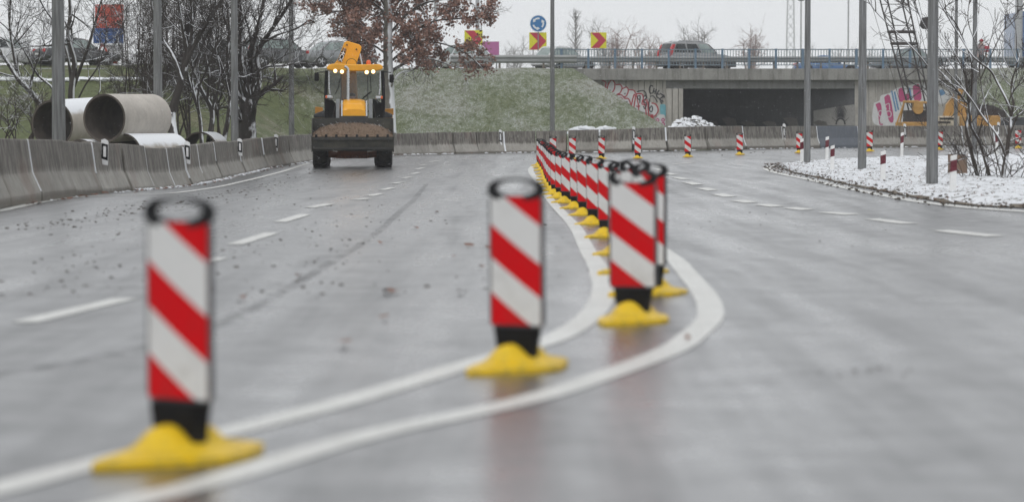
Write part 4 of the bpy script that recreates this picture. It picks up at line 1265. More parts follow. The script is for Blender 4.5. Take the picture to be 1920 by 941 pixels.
# cab: pillars, glass, roof
CYF, CYR = 2.75, 4.5
def cabx(sd, t): return lx(612.5 if sd < 0 else 718.5, CYF)
for sd in (-1, 1):
    e0 = 612.5 if sd < 0 else 718.5
    for dy, nm in ((CYF, 'pillar'), (CYR, 'pillar')):
        b = MB()
        pp_ = [lp(e0 - sd * 1, 222, dy), lp(e0 + sd * .5, 205, dy), lp(e0 + sd * 1, 180, dy), lp(e0, 150, dy), lp(e0 - sd * 1.0, 133, dy)]
        b.tube(pp_, .055, 8); b.build(nm, M['black'], ldr)
    b = MB(); e1 = 617.5 if sd < 0 else 713
    b.tube([lp(e1 - sd * 2, 178, CYF - .06), lp(e1, 165, CYF - .06), lp(e1, 134, CYF - .06)], .03, 8); b.build('grab_rail', M['chrome'], ldr)
    # lower black side panels
    b = MB(); xa_, xb_ = sorted((lx(e0, CYF), lx(632 if sd < 0 else 699, CYF)))
    b.prism([(xa_, lz(222, CYF)), (xb_, lz(222, CYF)), (xb_, lz(196, CYF)), ((xa_ + xb_) / 2 - sd * .02, lz(188, CYF)), (xa_, lz(186, CYF))], CYF - .03, CYF + .04)
    b.build('lower_panel', M['black'], ldr)
    # mudguards and orange boxes behind them
    b = MB(); f0, f1 = (588.5, 614.5) if sd < 0 else (710, 736)
    xs2 = sorted((lx(f0, 3.2), lx(f1, 3.2)))
    inner = xs2[1] if sd < 0 else xs2[0]; outer = xs2[0] if sd < 0 else xs2[1]
    b.prism([(outer, lz(221, 3.2)), (inner, lz(221, 3.2)), (inner, lz(206, 3.2)), ((outer + inner * 2) / 3, lz(208, 3.2)), (outer, lz(214.5, 3.2))], 3.2, 4.9)
    b.build('mudguard', M['darkgrey'], ldr, bevel=.03)
    b = MB(); o0, o1 = (591.5, 606) if sd < 0 else (721.5, 738)
    b.prism([(lx(o0, 5.6), lz(216, 5.6)), (lx(o1, 5.6), lz(216, 5.6)), (lx(o1, 5.6), lz(202 if sd < 0 else 203.5, 5.6)), (lx(o0, 5.6), lz(200.5 if sd < 0 else 204.5, 5.6))], 5.5, 5.8)
    b.box((lx((o0 + o1) / 2, 5.65), 5.65, lz(240, 5.65)), (.22, .22, 1.0))
    b.build('stabiliser', M['orangedirty'], ldr, bevel=.015)
    # mirror, indicator lamp
    mp = (594.5, 145) if sd < 0 else (734.5, 148)
    b = MB(); b.box(lp(*mp, 2.6), (.135, .06, .25)); mm = b.build('mirror', M['black'], ldr, bevel=.045, seg=4)
    b = MB(); b.tube([lp(mp[0] - sd * 1, 137, 2.6), lp(mp[0] + (9 if sd < 0 else -9), 135.5, 2.65), lp(e0, 136, 2.7)], .014, 6); b.build('mirror_arm', M['black'], mm)
    lpos = (617.5, 182.5) if sd < 0 else (711, 183.5)
    b = MB(); b.box(lp(*lpos, 2.55), (.22, .14, .11)); hl = b.build('headlight', M['chrome'], ldr, bevel=.03, seg=3)
    b = MB(); b.box(lp(lpos[0] - sd * -5.0 * (1), lpos[1] - .3, 2.52), (.06, .12, .085)); b.build('indicator', M['amber'], hl, bevel=.012)
    b = MB(); b.box((lx(e0 - sd * 2, 2.7), 2.68, lz(196, 2.7)), (.05, .05, .38)); b.build('light_bracket', M['black'], hl)
# glass panes
def pane(pix, dy, nm='windscreen', dy2=None):
    b = MB()
    n_ = len(pix)
    dys = dy if hasattr(dy, '__len__') else [dy] * n_
    vs = [lp(x, y, d) for (x, y), d in zip(pix, dys)]
    vs2 = [(x, y + .012, z) for x, y, z in vs]
    b.add(vs + vs2, [tuple(range(n_)), tuple(range(2 * n_ - 1, n_ - 1, -1))] + [(i, i + n_, (i + 1) % n_ + n_, (i + 1) % n_) for i in range(n_)])
    return b.build(nm, M['glass'], ldr)
pane([(614, 196), (640, 186), (686, 186), (717, 196), (717.5, 136), (613.5, 136)], CYF - .01)
pane([(618, 190), (713, 190), (713, 138), (618, 138)], CYR, 'rear_window')
for e in (640, 690):
    b = MB(); b.box((lx(e, CYF), CYF - .03, lz(161, CYF)), (.025, .02, .80)); b.build('window_bar', M['darkgrey'], ldr)
# wipers
b = MB(); b.tube([lp(629, 177, CYF - .06), lp(635, 165, CYF - .06), lp(638.5, 148, CYF - .06)], .012, 5)
b.build('wiper', M['black'], ldr)
b = MB(); b.tube([lp(679, 187, CYF - .06), lp(697, 172, CYF - .06)], .014, 5); b.tube([lp(681, 184, CYF - .08), lp(694, 173.5, CYF - .08)], .012, 5); b.tube([lp(696, 170, CYF - .05), lp(695, 143, CYF - .05)], .01, 5)
b.build('wiper', M['black'], ldr)
# roof with lamps, beacon
pr = [(613.5, 131), (613.5, 127), (617, 122), (628, 120), (655, 121.5), (690, 121.5), (712, 121), (718, 124), (718.5, 130), (708, 133.5), (680, 134), (650, 134), (622, 133)]
b = MB(); vs = [lp(x, y, CYF - .22) for x, y in pr] + [lp(661 + (x - 661) * 1.0, y, 3.4) for x, y in pr] + [lp(661 + (x - 661) * .97, y + .6, CYR + .15) for x, y in pr]
k = len(pr)
b.add(vs, [tuple(range(k)), tuple(range(3 * k - 1, 2 * k - 1, -1))] + [(r_ * k + i, (r_ + 1) * k + i, (r_ + 1) * k + (i + 1) % k, r_ * k + (i + 1) % k) for r_ in (0, 1) for i in range(k)])
roof = b.build('roof', M['orange'], ldr, bevel=.035, seg=3)
for px, py in ((629.3, 133.8), (641.8, 135.2), (688, 136.2), (700.2, 135)):
    b = MB(); c_ = lp(px, py, CYF - .30); b.cyl(c_, (c_[0], c_[1] + .1, c_[2]), .068, .075, 18); q = b.build('work_lamp', M['darkgrey'], roof)
    b = MB(); b.lathe([(.034, .016), (.062, 0)], 18, 1, Matrix.Translation((c_[0], c_[1] - .002, c_[2])) @ Matrix.Rotation(math.pi / 2, 4, 'X')); b.lathe([(0.001, .022), (.034, .016)], 18, 0, Matrix.Translation((c_[0], c_[1] - .002, c_[2])) @ Matrix.Rotation(math.pi / 2, 4, 'X')); b.build('lens', [M['lamp'], M['lampwarm']], q)
b = MB(); c_ = lp(691.5, 122, 3.5); b.lathe([(.075, 0), (.075, .06), (.06, .11), (.03, .14), (.001, .145)], 16, 0, Matrix.Translation(c_)); b.build('warning_beacon', M['amber'], roof)
# folded boom behind the cab
def quadp(pix, d0, d1, nm, m_, bev=.03):
    b = MB(); n_ = len(pix)
    vs = [lp(x, y, d0) for x, y in pix] + [(v_[0], d1, v_[2]) for v_ in [lp(x, y, d0) for x, y in pix]]
    b.add(vs, [tuple(range(n_)), tuple(range(2 * n_ - 1, n_ - 1, -1))] + [(i, i + n_, (i + 1) % n_ + n_, (i + 1) % n_) for i in range(n_)])
    return b.build(nm, m_, ldr, bevel=bev, seg=3)
boom = quadp([(626, 122), (634.5, 112), (645.5, 82), (648, 78.8), (653, 78), (674.5, 84.5), (678.3, 88.5), (678, 94), (668.5, 122)], 4.95, 5.35, 'boom', M['orange'], .02)
quadp([(640, 200), (640, 122), (668, 122), (672, 200)], 5.0, 5.4, 'boom_foot', M['orangedirty'])
b = MB(); c_ = lp(659.5, 121, 4.93); b.lathe([(.17, 0), (.17, .03), (.155, .04)], 32, 0, Matrix.Translation(c_) @ Matrix.Rotation(math.pi / 2, 4, 'X')); b.lathe([(.155, .04), (.001, .045)], 32, 1, Matrix.Translation(c_) @ Matrix.Rotation(math.pi / 2, 4, 'X')); b.build('pivot_disc', [M['black'], M['orange']], boom)
for px, py in ((651.3, 85.3), (669, 93.5), (659.5, 120)):
    b = MB(); c_ = lp(px, py, 4.89); b.cyl(c_, (c_[0], c_[1] + .06, c_[2]), .025, None, 12); b.build('pin', M['black'], boom)
b = MB(); b.cyl(lp(674.5, 101, 5.1), lp(679.5, 124, 5.1), .035, None, 10); b.build('ram_rod', M['chrome'], boom)
# lettering strip on the boom side
strip_ax = (Vector(lp(637.2, 115.8, 4.9)), Vector(lp(646.3, 92.5, 4.9)))
axd = (strip_ax[1] - strip_ax[0]); Ls = axd.length; axd.normalize()
perp = Vector((axd.z, 0, -axd.x))
def onstrip(u, v_, off): return strip_ax[0] + axd * u + perp * v_ + Vector((0, -off, 0))
b = MB(); b.add([onstrip(0, -.06, .0), onstrip(Ls * .84, -.06, 0), onstrip(Ls * .84, .075, 0), onstrip(0, .075, 0)], [(0, 1, 2, 3)]); b.v = [(x, y + .03, z) for x, y, z in b.v]; b.build('lettering_field', M['black'], boom)
def text(body, size, mat, parent, Mx, depth=.002, name='lettering'):
    cu = bpy.data.curves.new('lettering', 'FONT'); cu.body = body; cu.size = size; cu.extrude = depth; cu.align_x = 'CENTER'; cu.align_y = 'CENTER'; cu.resolution_u = 2
    try: cu.offset = size * .02
    except Exception: pass
    to = bpy.data.objects.new('lettering', cu); C.objects.link(to)
    dg = bpy.context.evaluated_depsgraph_get()
    me = bpy.data.meshes.new_from_object(to.evaluated_get(dg))
    bpy.data.objects.remove(to); bpy.data.curves.remove(cu)
    me.transform(Mx); me.materials.clear(); me.materials.append(mat)
    for p_ in me.polygons: p_.material_index = 0
    o = bpy.data.objects.new(name, me); C.objects.link(o); o.parent = parent
    return o
ctr_ = onstrip(Ls * .40, .008, -.018)
rx_ = -axd; up_ = Vector((-rx_.z, 0, rx_.x)); 
Mt = Matrix(((rx_.x, up_.x, 0, ctr_.x), (rx_.y, up_.y, -1, ctr_.y), (rx_.z, up_.z, 0, ctr_.z), (0, 0, 0, 1)))
text('4CX', .17, M['plate_white'], boom, Mt)
ctr_ = onstrip(Ls * .95, .01, -.018)
b = MB(); b.add([onstrip(Ls * .87, -.05, -.02), onstrip(Ls * 1.05, -.05, -.02), onstrip(Ls * 1.05, .07, -.02), onstrip(Ls * .87, .07, -.02)], [(0, 1, 2, 3)]); b.build('label_field', M['rust'], boom)
Mt2 = Mt.copy(); Mt2.translation = ctr_
text('eco', .085, M['cream'], boom, Mt2)
for sd in (-1, 1):
    b = MB(); xh = lx(634 if sd < 0 else 695, 1.6) + sd * .06
    b.tube(smooth([Vector((xh, 1.4, 1.0)), Vector((xh + sd * .10, 1.5, 1.35)), Vector((xh + sd * .04, 2.0, 1.75)), Vector((xh, 2.6, 1.9))], 5), .018, 6)
    b.tube(smooth([Vector((xh, 1.3, .9)), Vector((xh - sd * .2, 1.15, 1.2)), Vector((xh - sd * .22, 1.2, 1.5)), Vector((xh - sd * .1, 1.5, 1.7))], 5), .014, 6)
    b.build('hydraulic_hose', M['black'], ldr)
# seat and steering wheel
b = MB(); b.box((-.0, 3.9, 1.35), (.52, .5, .14)); b.box((0, 4.15, 1.72), (.5, .13, .7)); b.build('seat', M['black'], ldr, bevel=.05, seg=3)
b = MB(); b.lathe([(.17 + .016 * math.cos(a), .016 * math.sin(a)) for a in np.linspace(0, 2 * math.pi, 8, endpoint=False)], 24, 0, Matrix.Translation((0, 3.35, 1.75)) @ Matrix.Rotation(R(35), 4, 'X'), closed=True)
b.tube([(0, 3.36, 1.75), (0, 3.15, 1.35)], .03, 8); b.build('steering_wheel', M['black'], ldr)
b = MB(); b.box((0, 3.0, 1.5), (.5, .25, .35)); b.build('dashboard', M['darkgrey'], ldr, bevel=.05)
# soil in the bucket
b = MB(); nx_, ny_ = 46, 14; vs = []; fs = []; sr = random.Random(9)
for i in range(nx_ + 1):
    u = i / nx_; x = bx0 + .01 + (bx1 - bx0 - .02) * u
    for j in range(ny_ + 1):
        v_ = j / ny_; y = .06 + .86 * v_
        top = lz(230.5, .5) - .30 * (abs(2 * u - 1) ** 3.2) 
        z0 = lz(257.5, .1); z = z0 - .02 + (top - z0) * math.sin(min(1, v_ * 1.25) * math.pi / 2) ** .8 + .035 * mnoise.fractal(Vector((x * 5, y * 5, 0)), .8, 2, 4)
        vs.append((x, y, z))
for i in range(nx_):
    for j in range(ny_):
        a_ = i * (ny_ + 1) + j; fs.append((a_, a_ + ny_ + 1, a_ + ny_ + 2, a_ + 1))
b.add(vs, fs, 0, True)
for _ in range(420):
    q_ = vs[sr.randrange(len(vs))]; r_ = sr.uniform(.006, .022)
    b.ball((q_[0] + sr.uniform(-.03, .03), q_[1], q_[2] + r_ * .3), r_, 5, 0, (1.2, 1, .8), .4, sr)
for _ in range(160):   # grass roots
    q_ = Vector(vs[sr.randrange(len(vs))])
    if q_.y < .5: continue
    d_ = Vector((sr.uniform(-1, 1), sr.uniform(-.5, .5), sr.uniform(.3, 1))) * sr.uniform(.05, .13)
    b.tube([q_, q_ + d_], .004, 3, 1, False)
hp = b.build('soil_heap', [M['soil'], M['barkmid']], None); hp.location = (X0, Y0, ZG); hp.rotation_euler = (0, 0, math.atan(.0564))
tag(hp, 'brown heap of stony soil lying in the loader bucket', 'soil')

# ================================================================== PEOPLE
def person(name, joints, edges, radii, mats, matfun, label, loc_, parts=None):
    me = bpy.data.meshes.new(name)
    me.from_pydata(joints, edges, [])
    o = bpy.data.objects.new(name, me); C.objects.link(o)
    sk = o.modifiers.new('skin', 'SKIN')
    sk.use_smooth_shade = True
    for v_, r_ in zip(me.skin_vertices[0].data, radii): v_.radius = r_ if hasattr(r_, '__len__') else (r_, r_)
    me.skin_vertices[0].data[0].use_root = True
    ss = o.modifiers.new('sub', 'SUBSURF'); ss.levels = 2; ss.render_levels = 2
    dg = bpy.context.evaluated_depsgraph_get()
    m2 = bpy.data.meshes.new_from_object(o.evaluated_get(dg))
    bpy.data.objects.remove(o); bpy.data.meshes.remove(me)
    m2.materials.clear()
    for q in mats: m2.materials.append(q)
    for p_ in m2.polygons: p_.material_index = matfun(p_.center); p_.use_smooth = True
    o = bpy.data.objects.new(name, m2); C.objects.link(o); o.location = loc_
    return tag(o, label, 'person')
def hands(js, es, rs, wrist, d, side, curl):
    """five short finger chains rooted at the wrist joint index"""
    w0 = Vector(js[wrist]); d = Vector(d).normalized(); s_ = Vector(side).normalized(); n_ = d.cross(s_)
    js.append(tuple(w0 + d * .07)); es.append((wrist, len(js) - 1)); rs.append((.036, .02)); palm = len(js) - 1
    for k, L_ in enumerate((.07, .08, .075, .06)):
        b0 = w0 + d * .10 + s_ * (.022 * (k - 1.5)); prev = palm
        for m_ in range(2):
            js.append(tuple(b0 + d * L_ * .5 * (m_ + 1) * (1 - .3 * m_ * curl) + n_ * curl * .03 * (m_ + 1))); es.append((prev, len(js) - 1)); rs.append(.009); prev = len(js) - 1
    js.append(tuple(w0 + d * .07 + s_ * -.05)); es.append((palm, len(js) - 1)); rs.append(.010)
    js.append(tuple(w0 + d * .11 + s_ * -.055 + n_ * .02)); es.append((len(js) - 2, len(js) - 1)); rs.append(.009)
# driver, seated
js = [(0, 0, 0), (0, .02, .18), (0, .03, .36), (0, .02, .50), (0, 0, .58), (0, -.02, .66), (0, -.02, .75),
      (-.19, .02, .47), (-.26, -.10, .25), (-.15, -.36, .24), (.19, .02, .47), (.26, -.10, .25), (.15, -.36, .24),
      (-.10, -.02, -.01), (-.13, -.42, .02), (-.14, -.48, -.38), (-.14, -.62, -.42), (.10, -.02, -.01), (.13, -.42, .02), (.14, -.48, -.38), (.14, -.62, -.42)]
es = [(0, 1), (1, 2), (2, 3), (3, 4), (4, 5), (5, 6), (3, 7), (7, 8), (8, 9), (3, 10), (10, 11), (11, 12), (0, 13), (13, 14), (14, 15), (15, 16), (0, 17), (17, 18), (18, 19), (19, 20)]
rs = [(.15, .11), (.15, .11), (.17, .12), (.13, .09), (.055, .055), (.085, .1), (.07, .08), .07, .052, .034, .07, .052, .034, .09, .07, .05, .045, .09, .07, .05, .045]
hands(js, es, rs, 9, (.3, -.8, 0), (1, .2, 0), 1); hands(js, es, rs, 12, (-.3, -.8, 0), (-1, .2, 0), 1)
drv = person('person', js, es, rs, [M['workgrey'], M['skin'], M['trouser']], lambda c: 1 if c.z > .55 or c.y < -.38 and c.z > .12 else (2 if c.z < .03 else 0),
       'driver in dark work clothes sitting behind the windscreen of the loader', (X0 - 3.92 * .0564, Y0 + 3.92, ZG + 1.44))
def facebits(o, c, s_=1.0, facing=-1):
    b = MB()
    for sd in (-1, 1):
        b.ball((c[0] + sd * .032, c[1] + facing * .088, c[2] + .02), .012, 8, 0)
    b.build('eyes', M['black'], o)
    b = MB(); b.ball((c[0], c[1] + facing * .10, c[2] - .012), .017, 8, 0, (1, 1.2, 1.6)); b.box((c[0], c[1] + facing * .088, c[2] - .055), (.045, .012, .010), 1)
    for sd in (-1, 1): b.ball((c[0] + sd * .086, c[1], c[2]), .025, 8, 0, (.5, 1, 1.3))
    b.build('face_features', [M['skin'], M['tail']], o)
facebits(drv, (0, -.02, .68))
b = MB(); b.ball((0, 0, .715), .107, 14, 0, (.95, 1.08, .9)); b.v = [(x, y, max(z, .705 if y < .0 else .64)) for x, y, z in b.v]; b.build('cap', M['capgrey'], drv)
# pedestrian on the bridge, walking along the railing
pz = ZU + .02
pc = P(1840, 100, BY + .75)
js = [(0, 0, .95), (0, 0, 1.1), (0, -.01, 1.28), (0, -.01, 1.43), (0, 0, 1.53), (0, -.02, 1.62), (0, -.02, 1.72),
      (-.19, 0, 1.40), (-.24, .03, 1.12), (-.22, -.08, .88), (.19, 0, 1.40), (.25, 0, 1.12), (.28, -.05, .88),
      (-.09, 0, .90), (-.10, -.08, .50), (-.10, .05, .08), (-.12, -.10, .04), (.09, 0, .90), (.10, .04, .50), (.10, .18, .10), (.11, .06, .04)]
rs = [(.16, .12), (.16, .12), (.18, .13), (.14, .1), (.055, .055), (.08, .095), (.07, .08), .075, .06, .04, .075, .06, .04, .09, .065, .045, .04, .09, .065, .045, .04]
es2 = es[:20]
hands(js, es2, rs, 9, (0, -.1, -1), (0, 1, 0), .5); hands(js, es2, rs, 12, (0, -.1, -1), (0, 1, 0), .5)
ped = person('person', js, es2, rs, [M['jacket'], M['skin'], M['trouser']], lambda c: 1 if c.z > 1.5 or (abs(c.x) > .18 and c.z < .9) else (2 if c.z < .88 else 0),
       'pedestrian in red hat and greyish jacket standing behind the bridge railing', (pc.x, pc.y, pz))
facebits(ped, (0, -.02, 1.635))
b = MB(); b.ball((0, -.01, 1.70), .125, 16, 0, (1, 1.05, .85)); b.v = [(x, y, max(z, 1.665 if y < 0 else 1.6)) for x, y, z in b.v]; b.build('hat', M['redcloth'], ped)
b = MB(); b.box((0, 0, 0), (.28, .14, .36)); b.tube([(-.1, 0, .17), (-.06, 0, .36), (.06, 0, .36), (.1, 0, .17)], .012, 6)
bg_ = b.build('shoulder_bag', M['redcloth'], None, bevel=.04, seg=3); bg_.location = (pc.x + .32, pc.y - .02, pz + 1.22)
tag(bg_, 'red bag carried by the pedestrian on the bridge', 'bag')
# ================================================================== CARS on the upper road
def car(name, label, loc_, rz, paint, L=4.4, Wd=1.78, Ht=1.48, kind='hatch', glassm='carglass', tail_lit=False, wheel_r=.31, plate=False):
    t = thing(name, label, 'car', loc_, rz, 'cars on the upper road')
    h2 = L / 2; w2 = Wd / 2
    belt = Ht * .60
    # (x, bottom, top-of-lower-body, half width)
    hood_z = belt * (.86 if kind != 'suv' else .95)
    trunk = belt * (1.0 if kind != 'saloon' else 1.06)
    st = [(-h2, .42, trunk * .80, w2 * .80), (-h2 + .12, .28, trunk * .97, w2 * .94), (-h2 + .55, .22, trunk, w2), (-.5, .2, belt * 1.02, w2), (.55, .2, belt, w2), (h2 - 1.25, .2, belt * .98, w2), (h2 - .9, .2, hood_z, w2 * .98), (h2 - .25, .24, hood_z * .88, w2 * .93), (h2 - .03, .32, hood_z * .70, w2 * .78), (h2, .4, hood_z * .62, w2 * .7)]
    vs = []; fs = []
    for x, zb, zt, wd in st:
        sec = [(.88, zb), (.985, zb + .10), (1.0, zb + (zt - zb) * .5), (.975, zb + (zt - zb) * .86), (.90, zt)]
        vs += [(x, -wd * a, z) for a, z in sec] + [(x, wd * a, z) for a, z in reversed(sec)]
    k = 10
    fs = [tuple(range(k)), tuple(range((len(st)) * k - 1, (len(st) - 1) * k - 1, -1))]
    for i in range(len(st) - 1):
        fs += [(i * k + j, (i + 1) * k + j, (i + 1) * k + (j + 1) % k, i * k + (j + 1) % k) for j in range(k)]
    b = MB(); b.add(vs, fs, 0, True); body = b.build('body', paint, t, sharp=40)
    # greenhouse
    if kind == 'saloon': gb = (-h2 + .75, h2 - 1.35); gt = (-h2 + 1.45, h2 - 2.05)
    elif kind == 'suv': gb = (-h2 + .12, h2 - 1.2); gt = (-h2 + .35, h2 - 1.95)
    elif kind == 'estate': gb = (-h2 + .12, h2 - 1.3); gt = (-h2 + .50, h2 - 2.05)
    else: gb = (-h2 + .2, h2 - 1.15); gt = (-h2 + .75, h2 - 1.95)
    zb, zt = belt * .99, Ht
    wb, wt = w2 * .90, w2 * .72
    secs = []
    for f_ in (0, .5, .88, 1):
        z = zb + (zt - zb) * f_
        q = f_ if f_ < 1 else 1.0
        xa = gb[0] + (gt[0] - gb[0]) * (f_ ** 1.0) + (.10 if f_ == 1 else 0); xb_ = gb[1] + (gt[1] - gb[1]) * (f_ ** .92) - (.15 if f_ == 1 else 0)
        ww = wb + (wt - wb) * f_ - (.05 if f_ == 1 else 0)
        secs.append([(xa, -ww, z), (xa + .12, -ww - .01, z), ((xa + xb_) / 2, -ww - .015, z + (.03 if f_ == 1 else 0)), (xb_ - .15, -ww - .005, z), (xb_, -ww * .8, z), (xb_ + .04, 0, z), (xb_, ww * .8, z), (xb_ - .15, ww + .005, z), ((xa + xb_) / 2, ww + .015, z + (.03 if f_ == 1 else 0)), (xa + .12, ww + .01, z), (xa, ww, z), (xa - .03, 0, z)])
    k = 12; vs = [p for s_ in secs for p in s_]
    fs = [tuple(range(3 * k, 4 * k))] + [(i * k + j, i * k + (j + 1) % k, (i + 1) * k + (j + 1) % k, (i + 1) * k + j) for i in range(3) for j in range(k)]
    b = MB(); b.add(vs, fs, 0, True); b.build('cabin', paint, t, sharp=40)
    def gx(f_, a): 
        xa = gb[0] + (gt[0] - gb[0]) * f_; xb_ = gb[1] + (gt[1] - gb[1]) * (f_ ** .92); return xa + (xb_ - xa) * a
    def gw(f_): return wb + (wt - wb) * f_ + .022
    gm = M[glassm]
    for sd in (-1, 1):
        for a0, a1, nm in ((.10, .34, 'rear_side_window'), (.37, .64, 'side_window'), (.67, .90, 'side_window')):
            b = MB(); f0, f1 = .10, .84
            vs = [(gx(f0, a0 - (.03 if a0 < .2 else 0)), sd * gw(f0), zb + (zt - zb) * f0), (gx(f0, a1 + (.045 if a1 > .8 else 0)), sd * gw(f0), zb + (zt - zb) * f0), (gx(f1, a1), sd * gw(f1), zb + (zt - zb) * f1), (gx(f1, a0 + .01), sd * gw(f1), zb + (zt - zb) * f1)]
            vs2 = [(x, y - sd * .02, z) for x, y, z in vs]
            b.add(vs + vs2, [(0, 1, 2, 3), (7, 6, 5, 4), (0, 4, 5, 1), (1, 5, 6, 2), (2, 6, 7, 3), (3, 7, 4, 0)]); b.build(nm, M['carglasslight'] if a0 > .6 else gm, t)
    for nm, e, off in (('rear_window', 0, -.045), ('windscreen', 1, .05)):
        b = MB(); f0, f1 = .10, .86
        vs = []
        for f_ in (f0, f1):
            x = (gb[0] + (gt[0] - gb[0]) * f_ + off + .01) if e == 0 else (gb[1] + (gt[1] - gb[1]) * f_ ** .92 + off)
            ww = (wb + (wt - wb) * f_) * .80
            vs += [(x - (.0 if e else -.02), -ww, zb + (zt - zb) * f_), (x, 0, zb + (zt - zb) * f_), (x - (.0 if e else -.02), ww, zb + (zt - zb) * f_)]
        vs2 = [(x + (.02 if e == 0 else -.02), y, z) for x, y, z in vs]
        b.add(vs + vs2, [(0, 1, 4, 3), (1, 2, 5, 4), (9, 10, 7, 6), (10, 11, 8, 7)]); b.build(nm, M['carglasslight'] if e == 0 and glassm == 'carglasslight' else gm, t)
    # wheels and arches
    for sx in (-1, 1):
        xw = (-h2 + L * .19) if sx < 0 else (h2 - L * .195)
        for sd in (-1, 1):
            b = MB(); Mw = Matrix.Translation((xw, sd * (w2 - .10), wheel_r)) @ Matrix.Rotation(math.pi / 2, 4, 'X')
            b.lathe([(.2, -.1), (wheel_r * .95, -.11), (wheel_r, -.07), (wheel_r, .07), (wheel_r * .95, .11), (.2, .1)], 28, 0, Mw)
            b.lathe([(wheel_r + .055, -.105), (wheel_r + .055, .1), (.1, .1)], 28, 0, Matrix.Translation((xw, sd * (w2 - .105), wheel_r + .01)) @ Matrix.Rotation(math.pi / 2, 4, 'X'))
            wl = b.build('wheel', M['tyre'], t, sharp=30)
            b = MB()
            b.lathe([(wheel_r * .68, 0), (wheel_r * .62, .03), (wheel_r * .6, -.02)], 24, 0, Mw @ Matrix.Translation((0, 0, -sd * .115)))
            for j in range(5):
                Ms = Mw @ Matrix.Translation((0, 0, -sd * .115)) @ Matrix.Rotation(2 * math.pi * j / 5, 4, 'Z')
                b.box((wheel_r * .34, 0, 0), (wheel_r * .6, .055, .025), 0, Ms)
            b.build('rim', M['chrome'], wl)
    for sd in (-1, 1):
        b = MB(); 
        if kind in ('suv', 'estate'):
            b.prism([(-h2 - .01, belt * .80), (-h2 + .16, belt * .82), (-h2 + .52, Ht * .93), (-h2 + .36, Ht * .93), (-h2 + .06, belt * 1.05)], sd * (w2 * .70) - .10, sd * (w2 * .70) + .16 if sd > 0 else sd * (w2 * .70) + .10, 'y') if False else b.prism([(-h2 + .0, belt * .82), (-h2 + .20, belt * .82), (-h2 + .46, Ht * .92), (-h2 + .30, Ht * .92), (-h2 + .06, belt * 1.08)], sd * (w2 - .17) - .09, sd * (w2 - .17) + .09)
        else:
            b.ball((-h2 + .12, sd * (w2 - .22), trunk * .84), .14, 12, 0, (.8, 1.1, .95))
        b.build('tail_lamp', M['tail'], t, bevel=.01)
        b = MB(); b.ball((h2 - .22, sd * (w2 - .28), hood_z * .80), .15, 12, 0, (1.0, .95, .6)); b.build('headlight', M['chrome'], t)
        b = MB(); b.ball((h2 - 1.55, sd * (w2 + .06), belt * 1.08), .09, 10, 0, (.7, 1.2, .9)); b.build('mirror', paint, t)
        b = MB(); b.box((.1, sd * (w2 + .005), belt * .82), (.18, .03, .035)); b.box((-.75, sd * (w2 + .005), belt * .84), (.18, .03, .035)); b.build('door_handles', paint, t)
    b = MB(); b.prism([(-h2 - .04, .34), (-h2 + .25, .27), (-h2 + .25, .56), (-h2 - .01, .58)], -w2 * .9, w2 * .9); b.build('rear_bumper', M['darkgrey'] if kind == 'suv' else paint, t, bevel=.04)
    b = MB(); b.box((-h2 - .045 + .02, 0, .62), (.03, .5, .11)); b.build('number_plate', M['plate_white'], t)
    if kind == 'suv':
        for sd in (-1, 1):
            b = MB(); b.box((0, sd * (w2 + .0), .42), (L * .94, .05, .36)); b.build('side_cladding', M['darkgrey'], t, bevel=.02)
        b = MB(); b.box(((gt[0] + gt[1]) / 2 + .05, 0, Ht + .012), (gt[1] - gt[0] - .5, wt * 1.7, .03)); b.build('roof_snow', M['snow'], t, bevel=.012)
        for sd in (-1, 1):
            b = MB(); b.tube([(-h2 + .7, sd * wt * .9, Ht - .02), (-h2 + .8, sd * wt * .9, Ht + .06), (h2 - 2.3, sd * wt * .9, Ht + .06), (h2 - 2.15, sd * wt * .9, Ht - .02)], .025, 6); b.build('roof_rail', M['grey'], t)
    return t
def carat(px, Y, *a, **k):
    pass
def putcar(label, px, Y, rz, paint, **k):
    return car('parked_car' if False else 'car', label, ((px - 960) / F * Y, Y, ZU + .0), R(rz), paint, **k)
putcar('dark grey off road car with red tail lamps driving over the bridge', 1306, BY + 3.4, 24, M['carmid'], L=4.6, Wd=1.8, Ht=1.70, kind='suv', wheel_r=.36)
putcar('white hatchback behind the railing, beside the slim lamp post left of the bridge', 1058, BY + 3.5, 38, M['carwhite'], L=3.9, Wd=1.68, Ht=1.46, kind='hatch', glassm='carglasslight')
putcar('grey saloon car with red tail lamp just left of the loader boom', 633, 158, 30, M['carsilver'], L=4.5, Wd=1.75, Ht=1.46, kind='saloon', glassm='carglasslight')
putcar('dark estate car behind the bare trees and slim lamp post left of loader', 528, 157, 28, M['cardark'], L=4.6, Wd=1.78, Ht=1.58, kind='estate', glassm='carglasslight')
putcar('black saloon car seen through branches behind the leftmost lamp post', 146, 154, 32, M['carblack'], L=4.6, Wd=1.8, Ht=1.48, kind='saloon', glassm='carglasslight')
putcar('white car at the left picture edge behind bare branches', 16, 155, 22, M['carwhite'], L=4.5, Wd=1.8, Ht=1.56, kind='hatch', glassm='carglass')
putcar('pale car half hidden by the brown leaves of the plane tree', 858, 166, 150, M['carwhite'], L=4.1, Wd=1.7, Ht=1.5, kind='hatch', glassm='carglasslight')
putcar('light grey car on the bridge behind the crane lattice', 1697, BY + 5, 180, M['carsilver'], L=4.3, Wd=1.75, Ht=1.45, kind='saloon', glassm='carglasslight')
putcar('dark car far left of the loader partly behind thick tree trunk', 420, 158, 20, M['cardark'], L=4.4, Wd=1.75, Ht=1.5, kind='hatch')
q = putcar('blue car low behind the bridge guard rail between two island lamp posts', 1552, BY + 6.5, 0, M['carblue'], L=4.2, Wd=1.75, Ht=1.25, kind='saloon')
q.location.z = ZU - .25
